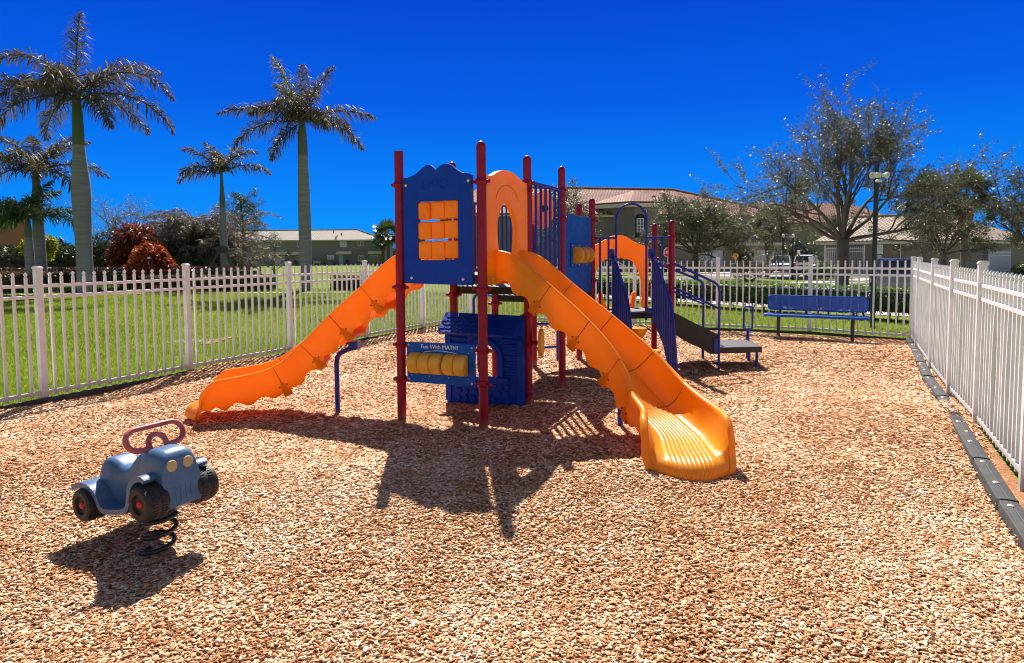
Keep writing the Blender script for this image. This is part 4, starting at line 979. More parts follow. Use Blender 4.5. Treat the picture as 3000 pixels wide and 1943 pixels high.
hedge('tall_dark_hedge', [(-42,34.6),(-29.5,34.2),(-16.8,33.9)], 1.8, 0, 2.15, 16000, .16, M['leaf_dark'], 'tall dark green hedge below the terracotta house and the palms', stem=False, rough=.10, sunlit_top=.2)

def bush(name, c, lobes, n, leaf, m, label, k=1.0, cat='shrub', group=None, asp=.5, core=True, stems=0):
    """rounded shrub of overlapping leafy lobes [(dx,dy,z,rx,ry,rz)...]"""
    c = (c[0]*k, c[1]*k); lobes = [tuple(q*k for q in l) for l in lobes]
    g_ = float(gz(c[0],c[1])); T = thing(name, (c[0],c[1],g_), label, cat, group); Vs = []; tt = []; wv = np.array([l[3]*l[5] for l in lobes]); wv = wv/wv.sum()
    for l, q in zip(lobes, wv):
        k_ = int(n*q); d = rdir(k_); r = 1-np.abs(rng.normal(0,.17,k_)); wob = 1+.13*np.sin(d[:,0]*7+l[0]*5)*np.sin(d[:,2]*6+d[:,1]*5)+.08*np.sin(d[:,1]*13+d[:,2]*11)
        C = np.array([c[0]+l[0],c[1]+l[1],g_+l[2]])+d*np.array(l[3:6])*(r*wob)[:,None]; C = C[C[:,2] > g_+.02]
        Vs.append(leaf_cloud(C, leaf*.7, leaf*1.4, asp)); tt.append(np.clip(rng.beta(2,2,len(C))+.12*np.sin(C[:,0]*2.1+C[:,2]*3), 0, 1))
    V = np.concatenate(Vs); npmesh('foliage', V, quads(V), m, T, tint=np.concatenate(tt))
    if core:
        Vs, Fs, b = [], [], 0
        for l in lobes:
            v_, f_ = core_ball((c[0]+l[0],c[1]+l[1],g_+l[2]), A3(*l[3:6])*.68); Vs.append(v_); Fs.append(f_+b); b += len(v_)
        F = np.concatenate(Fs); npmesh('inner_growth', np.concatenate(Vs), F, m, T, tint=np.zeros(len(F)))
    if stems:
        mb = MB()
        for j in range(stems):
            l = lobes[j % len(lobes)]; mb.tube([A3(c[0]+rng.normal(0,.08),c[1]+rng.normal(0,.08),g_-.03), A3(c[0]+l[0]*.6,c[1]+l[1]*.6,g_+l[2]*.5), A3(c[0]+l[0],c[1]+l[1],g_+l[2])], [.05,.04,.02], 6)
        mb.build('stems', M['bark'], T)
    return T
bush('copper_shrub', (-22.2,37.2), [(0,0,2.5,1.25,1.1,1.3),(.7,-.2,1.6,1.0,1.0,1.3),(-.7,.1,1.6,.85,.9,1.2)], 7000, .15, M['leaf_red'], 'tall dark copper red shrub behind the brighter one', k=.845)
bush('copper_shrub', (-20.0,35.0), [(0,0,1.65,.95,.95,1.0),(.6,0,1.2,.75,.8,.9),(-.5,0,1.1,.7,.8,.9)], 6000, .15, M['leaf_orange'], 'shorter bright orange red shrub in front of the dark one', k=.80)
bush('croton_shrub', (-27.6,37.0), [(0,0,2.2,.75,.7,.8),(.5,0,2.6,.5,.5,.5),(-.5,.1,2.4,.6,.6,.6)], 2600, .15, M['leaf_yel'], 'lime yellow shrub beside the grey palm trunks', k=.845)
bush('round_shrub', (-21.2,38.6), [(0,0,1.6,1.4,1,1.2),(1.2,0,1.3,1.2,1,1.1)], 3000, .15, M['leaf_dark'], 'dark green shrub under the copper shrubs', k=.845)
bush('leafy_shrub', (-24.2,41.5), [(0,0,2.2,2.0,1.6,1.6),(2.0,0,2.4,1.8,1.5,1.6),(-2.2,0,2.0,1.8,1.5,1.5)], 6000, .16, M['leaf_dark'], 'broad green shrub mass below the sparse winter tree', k=.845, core=True)
bush('parking_shrub', (15.6,41.4), [(-.7,0,.75,.6,.5,.5),(.0,0,.85,.6,.5,.55),(.75,0,.75,.6,.5,.5)], 2600, .10, M['leaf_oak'], 'low twiggy shrub on the grass island behind the blue wheel stop', core=False, stems=7)
bush('parking_shrub', (20.9,43.2), [(0,0,.7,.8,.7,.7),(.9,.2,.6,.7,.6,.6),(1.8,.1,.65,.7,.6,.6)], 3000, .10, M['leaf_hedge'], 'rounded green shrub at the foot of the big oak')
bush('dark_tree_shrub', (29.0,64.5), [(0,0,1.9,1.5,1.2,1.5),(-1.2,0,1.3,1.0,1,1.2),(1.3,0,1.2,1.1,1,1.2)], 4000, .17, M['leaf_dark'], 'dark glossy bushy tree between the white cars and the garages', stems=3)
bush('garage_shrub', (12.6,56.0), [(0,0,.8,1.2,.9,.8),(1.6,0,.7,1.2,.9,.7),(-1.3,0,.6,1,.9,.6)], 3000, .13, M['leaf_dark'], 'low dark shrub in front of the white garage door')
bush('gate_shrub', (41.5,50.5), [(0,0,.5,1.6,.8,.6),(2.2,0,.5,1.6,.8,.6)], 2000, .13, M['leaf_hedge'], 'low hedge plant at the foot of the white gate by the tiled building')

# --- palms
def frond_arrays(base, az, e0, e1, L, nl=58, ll=.62, seed=0, plume=.75, lw=.030, droop=1.2, taper=.35):
    r = np.random.default_rng(seed); k_ = 28; el = np.radians(e0+(e1-e0)*np.linspace(0,1,k_)**1.25); azr = math.radians(az)+np.linspace(0,r.normal(0,.12),k_)
    T = np.stack([np.cos(azr)*np.cos(el), np.sin(azr)*np.cos(el), np.sin(el)],1); P = A3(*base)+np.concatenate([np.zeros((1,3)), np.cumsum(T[:-1]*L/(k_-1),0)])
    t = np.repeat(np.linspace(.10,1,nl),2); sg = np.tile([-1,1],nl); n = len(t); ip = t*(k_-1); i = np.minimum(ip.astype(int),k_-2); f = (ip-i)[:,None]
    B = P[i]*(1-f)+P[i+1]*f; Tt = T[i]; h = np.cross(Tt, [0,0,1.]); h /= np.linalg.norm(h,axis=1)[:,None]+1e-6; up = np.cross(h, Tt)
    ro_ = r.normal(0,plume,n); sd_ = h*sg[:,None]; D = sd_*np.cos(ro_)[:,None]+up*np.sin(ro_)[:,None]; D = D*.85+Tt*(.30+.45*t[:,None])+r.normal(0,.08,(n,3)); D /= np.linalg.norm(D,axis=1)[:,None]
    l = ll*(np.sin(np.pi*np.clip(t*.86+.12,0,1))**.55)*(1-taper*(t > .8)*(t-.8)*3)*r.uniform(.8,1.15,n)
    D2 = D+np.array([0,0,-1.])*droop*r.uniform(.6,1.3,n)[:,None]; D2 /= np.linalg.norm(D2,axis=1)[:,None]
    W_ = np.cross(D, r.normal(0,1,(n,3))); W_ /= np.linalg.norm(W_,axis=1)[:,None]; w = lw*r.uniform(.7,1.2,n)[:,None]/2
    m1 = B+D*(l*.5)[:,None]; m2 = m1+D2*(l*.5)[:,None]
    q1 = np.stack([B-W_*w*.6,B+W_*w*.6,m1+W_*w,m1-W_*w],1); q2 = np.stack([m1-W_*w,m1+W_*w,m2+W_*w*.15,m2-W_*w*.15],1)
    hr = np.cross(T,[0,0,1.]); hr /= np.linalg.norm(hr,axis=1)[:,None]+1e-6; ur = np.cross(hr,T); rw = np.linspace(.05,.010,k_)[:,None]*L/4
    ra = np.stack([P[:-1]-hr[:-1]*rw[:-1],P[:-1]+hr[:-1]*rw[:-1],P[1:]+hr[1:]*rw[1:],P[1:]-hr[1:]*rw[1:]],1); rb = np.stack([P[:-1]-ur[:-1]*rw[:-1],P[:-1]+ur[:-1]*rw[:-1],P[1:]+ur[1:]*rw[1:],P[1:]-ur[1:]*rw[1:]],1)
    V = np.concatenate([q1,q2,ra,rb]).reshape(-1,3); tt = np.concatenate([np.tile(np.clip(r.beta(2,2,n),0,1),2)*.85, np.full(2*(k_-1),.75)]); return V, tt
def trunk_mat(name, c):
    m, nt, b, out = new_mat(name)
    a_ = noise(nt, 1.0, 5, stretch=(1.2,1.2,14)); col = ramp(nt, [(.3,tuple(A3(*c)*.72)),(.62,c),(.75,tuple(A3(*c)*1.18))], a_); nt.links.new(col, b.inputs['Base Color']); b.inputs['Roughness'].default_value = .85
    bp = nt.nodes.new('ShaderNodeBump'); bp.inputs['Strength'].default_value = .5; bp.inputs['Distance'].default_value = .02; nt.links.new(a_, bp.inputs['Height']); nt.links.new(bp.outputs[0], b.inputs['Normal']); return m
M['trunk'] = trunk_mat('ringed grey palm trunk', (.21,.215,.225))
def feather_palm(x, y, prof, zs0, zs1, rs, fr, label, leaf='leaf_palm', ll=.62, nl=58, lw=.03, seed=1, name='royal_palm', group='royal palms on the lawn', young=None, k=.84, shaft='shaft2'):
    q_ = lambda z: 1.65+(z-1.65)*k
    x, y, zs0, zs1, rs, ll, lw = x*k, y*k, q_(zs0), q_(zs1), (rs[0]*k, rs[1]*k), ll*k, lw*k
    prof = [(q_(z), r_*k) for z, r_ in prof]; fr = [(a, b, c, L*k) for a, b, c, L in fr]
    g_ = float(gz(x,y)); T = thing(name, (x,y,g_), label, 'palm tree', group)
    m = MB(); m.lathe([(r_*(1+.012*((i*7)%3-1)), z) for i, (z, r_) in enumerate(prof)], (x,y,0), n=24); m.build('trunk', M['trunk'], T)
    m = MB(); m.lathe([(rs[0],zs0),(rs[0]*.98,zs0+(zs1-zs0)*.3),(rs[1]*1.05,zs0+(zs1-zs0)*.7),(rs[1]*.8,zs1),(rs[1]*.5,zs1+.35),(0,zs1+.4)], (x,y,0), n=20); m.build('crownshaft', M[shaft], T)
    for i, (az, e0, e1, L) in enumerate(fr):
        V, tt = frond_arrays((x,y,zs1+.05+.03*(i%3)), az, e0, e1, L, nl, ll, seed*100+i, lw=lw)
        if young is not None and i in young: tt = np.clip(tt*.3+.78,0,1)
        npmesh('frond', V, quads(V), M[leaf], T, tint=tt)
    return T
feather_palm(-20.6,30.5,[(-.4,.42),(.2,.36),(1.2,.34),(2.4,.35),(3.6,.38),(4.6,.41),(5.3,.40),(6.0,.32),(6.6,.265),(7.05,.25)],7.0,9.1,(.25,.215),
  [(110,86,66,4.5),(178,64,-28,5.0),(186,27,-32,5.0),(190,12,-78,4.4),(4,50,-68,5.3),(-6,12,-64,5.6),(-32,0,-72,3.4),(-80,48,-85,3.6),(-112,25,-78,3.6),(80,55,-30,4.4),(142,58,-25,4.4),(38,62,-25,4.4),(152,8,-70,4.0),(60,15,-60,4.0),(-150,35,-70,3.6)], 'tallest royal palm with a swollen grey trunk near the left frame edge', ll=.95, nl=105, lw=.05, seed=1, shaft='shaft')
feather_palm(-10.75,33.0,[(-.4,.34),(1.5,.31),(3.6,.31),(5.0,.30),(6.0,.27),(6.9,.24)],6.85,8.45,(.25,.20),
  [(165,74,52,3.9),(18,72,45,3.5),(180,24,-22,4.3),(187,8,-62,4.0),(2,26,-28,3.9),(-6,4,-66,3.8),(196,-30,-82,2.6),(-70,74,30,3.0),(90,66,0,3.6),(-100,50,-60,3.0),(58,32,-40,3.4),(122,40,-30,3.6),(-48,20,-62,3.2),(140,60,20,3.4),(-140,35,-50,3)], 'second tall royal palm, standing clear in front of the grey townhouse', ll=.85, nl=95, lw=.05, seed=2, young=(0,), k=.80)
feather_palm(-15.9,35.0,[(-.4,.25),(1,.21),(2.6,.20),(3.6,.18),(4.35,.15)],4.3,6.1,(.15,.09),
  [(172,55,0,2.9),(30,66,-10,2.5),(0,30,-45,2.9),(182,18,-48,2.6),(60,70,20,2.2),(-80,62,-30,2.0),(120,50,-20,2.4),(-150,30,-50,2.2),(150,72,30,2.2)], 'slender young royal palm braced with wooden props', ll=.68, nl=66, lw=.05, seed=3, young=(4,))
PT = [o for o in bpy.data.objects if o.name.startswith('royal_palm')][-1]
m = MB()
for a in (200,320,80): m.bar((-13.36+1.15*math.cos(rad(a)),29.4+1.15*math.sin(rad(a)),.1),(-13.36+.17*math.cos(rad(a)),29.4+.17*math.sin(rad(a)),2.0),.08,.05)
m.build('support_prop', M['bark'], PT); m = MB(); m.lathe([(.185,1.82),(.20,1.84),(.20,2.12),(.185,2.14)], (-13.36,29.4,0), n=16); m.build('support_band', M['darkbark'], PT)
feather_palm(-24.6,33.0,[(-.4,.32),(1.5,.28),(3.2,.26),(4.4,.22)],4.35,6.0,(.21,.16),
  [(172,62,0,3.6),(190,30,-30,3.6),(186,8,-50,3.4),(8,55,0,3.2),(0,22,-40,3.9),(-20,6,-66,3.6),(90,60,0,3),(-80,55,-60,2.8),(130,65,10,3.2),(50,68,20,3.0),(-130,40,-60,3.0),(-50,20,-65,3)], 'royal palm behind the tallest one, half hidden by a shorter green palm', ll=.80, nl=80, lw=.05, seed=4)
feather_palm(-24.0,31.5,[(-.4,.25),(.8,.22),(1.9,.20),(2.7,.17)],2.65,3.5,(.17,.13),
  [(170,48,-25,2.8),(186,22,-40,3.0),(182,5,-60,2.6),(10,40,-40,2.4),(-5,15,-50,3.3),(70,62,10,2.4),(-80,58,-50,2.2),(-110,30,-65,2.2),(-50,35,-55,2.4),(120,60,0,2.2),(150,20,-50,2.4),(30,75,40,2.2),(-150,45,-40,2.2)], 'short bushy bright green palm at the far left below the taller palms', leaf='leaf_palmg', ll=.75, nl=75, lw=.055, seed=5)
# areca clump: many arching fronds from one root
cx, cy = -16.9, 34.3; T = thing('areca_palm', (cx,cy,float(gz(cx,cy))), 'huge dense clump of greyish arching areca palm fronds beside the copper shrubs', 'palm clump'); Vs, tt = [], []
for i in range(240):
    a = rng.uniform(0,360); r_ = abs(rng.normal(0,.85)); h = rng.uniform(.2,3.0); L = rng.uniform(1.9,2.9)
    V, t_ = frond_arrays((cx+r_*math.cos(rad(a))*1.3, cy+r_*math.sin(rad(a)), h), a+rng.normal(0,25), rng.uniform(55,86), rng.uniform(-85,-25), L, 40, .46, 500+i, .45, .034, .8); Vs.append(V); tt.append(t_)
V = np.concatenate(Vs); npmesh('foliage', V, quads(V), M['leaf_areca'], T, tint=np.concatenate(tt))
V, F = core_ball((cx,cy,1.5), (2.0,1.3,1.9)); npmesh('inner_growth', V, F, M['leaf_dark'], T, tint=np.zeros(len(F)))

def fan_palm(x, y, zc, rt, R, label, seed, boots='boots', nleaf=34, group='fan palms by the tiled building', green=.5):
    r = np.random.default_rng(seed); g_ = float(gz(x,y)); T = thing('fan_palm', (x,y,g_), label, 'palm tree', group)
    m = MB(); prof = [(rt*.85,g_-.1),(rt*.75,g_+.8),(rt*.8,zc-1.6)]; m.lathe(prof+[(rt*.8,zc-.3),(0,zc-.2)], (x,y,0), n=16); m.build('trunk', M['bark'], T)
    m = MB()
    for i in range(70):
        f = i/70; z = max(g_+.9, zc-2.1)+(zc-.1-max(g_+.9,zc-2.1))*f; a = i*2.4; d = A3(math.cos(a),math.sin(a),0); q = A3(x,y,z); m.tube([q+d*rt*.7, q+d*rt*(1.15+.5*f)+A3(0,0,.16), q+d*rt*(1.3+.8*f)+A3(0,0,.30)], [.07,.055,.03], 5)
    m.build('leaf_boots', M[boots], T)
    Vs, tt = [], []
    for i in range(nleaf):
        a = i*2.4+r.normal(0,.2); el = rad(88-125*(i/nleaf)**.8+r.normal(0,6)); d = A3(math.cos(a)*math.cos(el), math.sin(a)*math.cos(el), math.sin(el)); pl_ = R*.55*r.uniform(.85,1.1)
        c = A3(x,y,zc)+d*pl_; h = unit(np.cross(d,A3(0,0,1))+A3(1e-3,0,0)); u_ = np.cross(h,d); kf = 26; th = np.linspace(-2.1,2.1,kf); l = R*.62*(.75+.25*np.cos(th*.7))*r.uniform(.9,1.1)
        D = np.outer(np.cos(th),d)+np.outer(np.sin(th),h)+np.outer(.25*np.cos(th*2)*(np.arange(kf)%2-.5)*.5,u_); D[:,2] -= .12; tip = c+D*l[:,None]; tip[:,2] -= .22*R*np.abs(np.sin(th))*r.uniform(.3,1,kf); mid = c+D*(l*.55)[:,None]
        s_ = np.outer(-np.sin(th),d)+np.outer(np.cos(th),h); w = .030*R
        V = np.concatenate([np.stack([np.repeat(c[None],kf,0)-s_*w*.15,np.repeat(c[None],kf,0)+s_*w*.15,mid+s_*w,mid-s_*w],1), np.stack([mid-s_*w,mid+s_*w,tip+s_*w*.1,tip-s_*w*.1],1)]).reshape(-1,3)
        pv = np.stack([A3(x,y,zc-.05)-h*.02,A3(x,y,zc-.05)+h*.02,c+h*.012,c-h*.012])[None].reshape(-1,3); Vs += [V,pv]; b_ = green*.6+.4*(1-i/nleaf)*green+.05; tt += [np.clip(b_+r.normal(0,.12,2*kf),0,1),[.6]]
    V = np.concatenate(Vs); npmesh('crown', V, quads(V), M['leaf_sabal'], T, tint=np.concatenate(tt)); return T
fan_palm(23.5,36,4.5,.24,1.75,'fan palm with a thick grey boot covered trunk right of the lamp pole',11)
fan_palm(25.9,36.2,4.75,.24,1.7,'fan palm with a reddish brown boot covered trunk by the tiled roof hip',12,'redboots',green=.7)
fan_palm(20.3,50,3.6,.20,1.9,'pale yellow green fan palm in front of the garages',13,green=.85)
fan_palm(-22.6,116,5.6,.4,3.0,'distant fan palm at the corner of the grey townhouse',14,group=None,nleaf=26)
fan_palm(-24.8,122,4.6,.4,2.6,'lower distant fan palm behind the grey townhouse corner',15,group=None,nleaf=24)

# --- broadleaf trees
def tree(name, x, y, H, R, rt, fork, label, seed, leafm='leaf_oak', leaf=.11, nl=16000, bark='bark', nb=(6,5,4,4), up=.35, cat='tree', group=None, lean=0, sparse=0, leafasp=.5, el0=22, upright=.0):
    r = np.random.default_rng(seed); g_ = float(gz(x,y)); T = thing(name, (x,y,g_), label, cat, group); mb = MB(); tips = []
    top = A3(x+lean*.3,y,g_+fork); mb.tube([A3(x,y,g_-.1),A3(x+lean*.05,y,g_+.15),A3(x+lean*.15,y,g_+fork*.6),top],[rt*1.25,rt*1.0,rt*.86,rt*.88],12)
    def grow(p, d, L, rr, lev):
        k_ = 5 if lev < 2 else 4; P = [p]; q = p; dd = d
        for i in range(k_):
            dd = unit(dd+r.normal(0,.16 if lev else .10,3)+A3(0,0,up*.12+upright*lev*.05)); q = q+dd*L/k_; P.append(q)
        mb.tube(P, list(np.linspace(rr, rr*(.5 if lev < 3 else .25), k_+1)), (8,6,4,3,3)[lev], caps=False)
        if lev >= len(nb)-1:
            tips.append(np.array(P)); return
        if lev >= len(nb)-2: tips.append(np.array(P[2:]))
        n = nb[lev+1]
        for j in range(n):
            f = .35+.65*(j+r.random()*.8)/n; ip = min(int(f*k_),k_-1); b = P[ip]+(P[ip+1]-P[ip])*(f*k_-ip); dl = unit(P[ip+1]-P[ip])
            ax = unit(np.cross(dl, r.normal(0,1,3))); an = rad(r.uniform(24,58)); nd = unit(dl*math.cos(an)+ax*math.sin(an)+A3(0,0,up*.3-(.12 if lev else 0)))
            grow(b, nd, L*r.uniform(.52,.72), rr*.48*(1-.3*f), lev+1)
    for i in range(nb[0]):
        a = 2*math.pi*(i+.5*r.random())/nb[0]+seed; el = rad(el0+(80-el0)*((i*2) % nb[0])/max(nb[0]-1,1)) if i else rad(80)
        d = A3(math.cos(a)*math.cos(el), math.sin(a)*math.cos(el), math.sin(el)); hz = R/max(abs(math.cos(el)),.25); vt = (H-fork)/max(math.sin(el),.3)
        grow(top-A3(0,0,.1), d, min(hz,vt)*.52*r.uniform(.9,1.1), rt*.33, 0)
    mb.build('trunk', M[bark], T)
    pts = np.concatenate(tips); seglen = len(pts); C = []
    A_ = np.concatenate([t[:-1] for t in tips]); B_2 = np.concatenate([t[1:] for t in tips]); idx = r.integers(0,len(A_),nl); f = r.random(nl)[:,None]; C = A_[idx]*(1-f)+B_2[idx]*f + r.normal(0,leaf*.9,(nl,3))
    V = leaf_cloud(C, leaf*.6, leaf*1.35, leafasp, .2); npmesh('crown', V, quads(V), M[leafm], T, tint=r.beta(2,2.2,nl)); return T
tree('oak_tree', 17.0,32.5,9.7,5.9,.33,2.5,'big spreading oak with a thin grey green crown right of centre',5, nl=50000, leaf=.10, bark='darkbark', nb=(11,5,5,4), el0=8)
tree('oak_tree', 13.4,46.0,6.5,5.2,.24,2.0,'dense small oak in front of the white garage doors',8, nl=38000, leaf=.12, bark='darkbark', nb=(12,5,5,3), el0=0, up=.2)
tree('oak_tree', 3.6,41.0,7.0,2.9,.20,2.0,'airy oak behind the blue bars of the play tower',9, nl=13000, leaf=.11, bark='darkbark', nb=(7,5,4,3))
tree('oak_tree', 24.0,29.0,6.8,3.4,.24,1.9,'oak cut by the right frame edge beyond the white fence',10, nl=26000, leaf=.10, bark='darkbark', nb=(9,5,5,3), el0=5)
tree('oak_tree', 22.5,33.0,4.3,2.7,.16,1.8,'low oak canopy between the fan palms and the tiled roof',21, nl=9000, leaf=.10, bark='darkbark', nb=(8,5,4,3), el0=10)
tree('oak_tree', 31.0,60.0,6.0,3.4,.22,2.0,'oak behind the white cars by the garages',17, nl=7000, leaf=.17, nb=(6,4,4,3))
tree('winter_tree', -28.6,47.0,6.2,4.2,.20,1.6,'sparse leafless looking tree behind the tallest palm',12,'leaf_bare',.10,3500,nb=(7,5,4,4),up=.3)
tree('winter_tree', -21.5,46.0,5.6,3.4,.18,1.4,'pale bare branched tree right of the tallest palm trunk',14,'leaf_bare',.10,3000,nb=(7,5,4,4),up=.3)
tree('crape_myrtle', -16.9,45.0,3.6,2.0,.10,.7,'pale bare crape myrtle in front of the townhouse wall',15,'leaf_bare',.07,900,'bark',nb=(7,5,4,3),up=.1)
# pine: whorls of branches with needle tufts
def pine(x, y, H, label, seed):
    r = np.random.default_rng(seed); g_ = float(gz(x,y)); T = thing('pine_tree', (x,y,g_), label, 'tree'); mb = MB(); mb.tube([A3(x,y,g_-.1),A3(x+.05,y,g_+H*.5),A3(x-.1,y,g_+H)],[.14,.10,.03],8); C = []
    for i in range(30):
        z = g_+H*(.38+.6*i/30); a = i*2.4; L = (1.9-1.3*i/30)*r.uniform(.6,1.15); d = A3(math.cos(a),math.sin(a),.35); p = A3(x,y,z); e = p+d*L; mb.tube([p,p+d*L*.5+A3(0,0,-.05),e],[.04,.028,.015],5)
        for q in (e,p+d*L*.65+r.normal(0,.2,3),p+d*L*.85+r.normal(0,.2,3)): C.append(q+r.normal(0,.15,(85,3)))
    mb.build('trunk', M['darkbark'], T); C = np.concatenate(C); V = leaf_cloud(C,.16,.30,.10); npmesh('crown', V, quads(V), M['leaf_pine'], T, tint=r.random(len(C)))
pine(-17.8,42.0,5.7,'young pine with tufted needles in front of the grey townhouse roof',31)
# far wood closing the horizon
n = 26000; x = rng.uniform(-190,190,n); lump = 4.2+1.6*np.sin(x*.19)+1.2*np.sin(x*.47+1)+.8*np.sin(x*1.3); z = rng.random(n)**.7*lump-.3; yy = 168+rng.normal(0,2.2,n)
V = leaf_cloud(np.stack([x,yy,z],1), .7, 1.5, .7); tag(npmesh('distant_trees', V, quads(V), M['leaf_dark'], tint=rng.beta(2,2,n)), kind='stuff')
# ================================================================== BUILDINGS
def auto_uv(o):
    me = o.data; uv = me.uv_layers.new(name='UVMap')
    for p in me.polygons:
        n = A3(*p.normal); e = unit(np.cross((0,0,1), n)) if abs(n[2]) < .999 else A3(1,0,0); s_ = np.cross(n, e)
        for li in p.loop_indices:
            q = A3(*me.vertices[me.loops[li].vertex_index].co); uv.data[li].uv = (np.dot(q,e), np.dot(q,s_))
class Face:
    """a wall frame: u along the wall, z up, d outwards"""
    def __init__(s, o, ang): a = rad(ang); s.o = A3(*o); s.t = A3(math.cos(a),math.sin(a),0); s.n = A3(s.t[1],-s.t[0],0)
    def p(s, u, z, d=0): return s.o+s.t*u+A3(0,0,z)+s.n*d
    def box(s, m, u0, u1, z0, z1, d0, d1): m.box(s.p((u0+u1)/2,(z0+z1)/2,(d0+d1)/2), (u1-u0,d1-d0,z1-z0), (s.t,s.n,(0,0,1)))
    def prism(s, m, loops, d0, d1): m.prism(loops, s.o, s.t, (0,0,1), d0, d1)
def window(fc, T, u0, u1, z0, z1, d=0, mull=1, frame='winframe', pane='glass', bars=0, name='window'):
    w = .07; m = MB(); fc.prism(m, [[(u0,z0),(u1,z0),(u1,z1),(u0,z1)],[(u0+w,z0+w),(u1-w,z0+w),(u1-w,z1-w),(u0+w,z1-w)]], d-.02, d+.06)
    for i in range(mull): uc = u0+(u1-u0)*(i+1)/(mull+1); fc.box(m, uc-.03,uc+.03,z0+w,z1-w,d,d+.05)
    for i in range(bars): zc = z0+(z1-z0)*(i+1)/(bars+1); fc.box(m, u0+w,u1-w,zc-.02,zc+.02,d,d+.045)
    o = m.build(name, M[frame], T, smooth=False); m = MB(); fc.box(m, u0+.02,u1-.02,z0+.02,z1-.02,d-.01,d+.02); m.build('pane', M[pane], o, smooth=False, off=WORLD[T.name]); return o
def roof(T, polys, m_, name='roof', th=.16):
    m = MB()
    for P in polys:
        P = [A3(*p) for p in P]; k = len(P); n = unit(np.cross(P[1]-P[0],P[2]-P[0])); n = n if n[2] > 0 else -n
        if np.dot(np.cross(P[1]-P[0],P[2]-P[0]),n) < 0: P = P[::-1]
        m.add(P+[p-A3(0,0,th) for p in P], [tuple(range(k)),tuple(range(k,2*k))[::-1]]+[(i,i+k,(i+1)%k+k,(i+1)%k) for i in range(k)])
    o = m.build(name, m_, T, smooth=False); auto_uv(o); return o
def caps(T, segs, m_, r=.13, step=.36, par=None):
    m = MB()
    for a, b in segs:
        a, b = A3(*a), A3(*b); L = np.linalg.norm(b-a); k = int(L/step)
        for i in range(k): q = a+(b-a)*i/k; m.tube([q,q+(b-a)/k*1.12],[r,r*.8],7)
    return m.build('ridge_tiles', m_, par or T, off=WORLD[T.name])
# --- grey townhouse across the lawn
fc = Face((-62,125,0),0); T = thing('townhouse', (-43,125,-.3), 'long grey two storey townhouse row with a pale tiled roof across the lawn', 'townhouse')
U = lambda px: (px-1500)*125/1850+62
Z = lambda py: 1.65+(750.5-py)*125/1850
m = MB(); fc.box(m, 0, U(1125), -.5, 4.85, -10, 0); m.build('wall', M['stucco_grey'], T, smooth=False)
uR, uL = U(1129.5), -.5; r_ = roof(T, [[fc.p(uL,4.80,.5),fc.p(uR,4.80,.5),fc.p(U(1032),6.95,-5),fc.p(uL+6,6.95,-5)],[fc.p(uR,4.80,.5),fc.p(uR,4.80,-10.5),fc.p(U(1032),6.95,-5)],[fc.p(uL,4.80,-10.5),fc.p(uL,4.80,.5),fc.p(uL+6,6.95,-5)],[fc.p(uR,4.80,-10.5),fc.p(uL,4.80,-10.5),fc.p(uL+6,6.95,-5),fc.p(U(1032),6.95,-5)]], M['tile_grey'])
caps(T, [(fc.p(uL+6,6.97,-5),fc.p(U(1032),6.97,-5)),(fc.p(U(1032),6.97,-5),fc.p(uR,4.85,.5))], M['stucco_dark'], .16, .5, r_)
m = MB(); fc.box(m, uL, uR, 4.56, 4.70, .40, .55); m.build('gutter', M['trim'], T, smooth=False)
kk = lambda x: 720+x/5.41
for a, b in ((470,580),(830,930),(1790,1880),(2040,2125)): window(fc, T, U(kk(a)), U(kk(b)), Z(722.5), Z(706.5))
window(fc, T, U(kk(1505)), U(kk(1612)), Z(724), Z(707.5), pane='blinds')
for a, b, p_n in ((450,625,'blinds'),(1975,2105,'glass')): window(fc, T, U(kk(a)), U(kk(b)), -.30, Z(750), pane=p_n, name='sliding_door')
window(fc, T, U(kk(805)), U(kk(900)), Z(762), Z(750)); window(fc, T, U(kk(1300)), U(kk(1410)), Z(764), Z(748), pane='blinds'); window(fc, T, U(kk(1790)), U(kk(1875)), Z(765), Z(750))
m = MB(); fc.box(m, U(kk(1485)), U(kk(1555)), -.3, Z(749), 0, .06); m.build('door', M['doorblue'], T, smooth=False)
for a, b in ((400,680),(760,960),(1450,1700),(1950,2180)):
    m = MB(); fc.box(m, U(kk(a)), U(kk(b)), Z(746.4), Z(744.4), .05, 1.2); fc.prism(m, [(U(kk(a)),Z(744.4)),(U(kk(b)),Z(744.4)),(U(kk(b-15)),Z(738)),(U(kk(a+15)),Z(738))], .03, .5); m.build('door_canopy', [M['trim']], T, smooth=False)
for x in (295,1460):
    m = MB(); c = fc.p(U(kk(x)),Z(699),.2)+A3(0,0,.1); m.lathe([(.50,.10),(.40,.05),(.2,.01),(0,0)], c, unit((-.6,-.5,.5)), 18); m.cyl(c,c+A3(.1,.3,-.6),.04); m.build('satellite_dish', M['stucco_dark'], T)
for x, y in ((1330,215),(1490,262)):
    m = MB(); d_ = -(Z(640+y/5.41)-4.8)/2.15*5.5+.5; m.cyl(fc.p(U(kk(x)),Z(640+y/5.41)-.2,d_), fc.p(U(kk(x)),Z(640+y/5.41)+.45,d_), .09, n=8); m.build('vent_pipe', M['darkopen'], T)
def small(name, x, y, build, m_, label, cat, group=None):
    m = MB(); build(m, A3(x,y,float(gz(x,y)))); o = m.build(name, m_, smooth=False); return tag(o, label, cat, group)
gx_ = lambda px, Y: (px-1500)*Y/1850
def bench_(m, c):
    for z, d in ((.45,0),(.75,.22),(.6,.22)): m.box(c+A3(0,d,z), (1.4,.4 if d == 0 else .05,.06 if d == 0 else .1))
    for x in (-.6,.6): m.box(c+A3(x,-.12,.22),(.08,.08,.44)); m.box(c+A3(x,.2,.4),(.08,.08,.8))
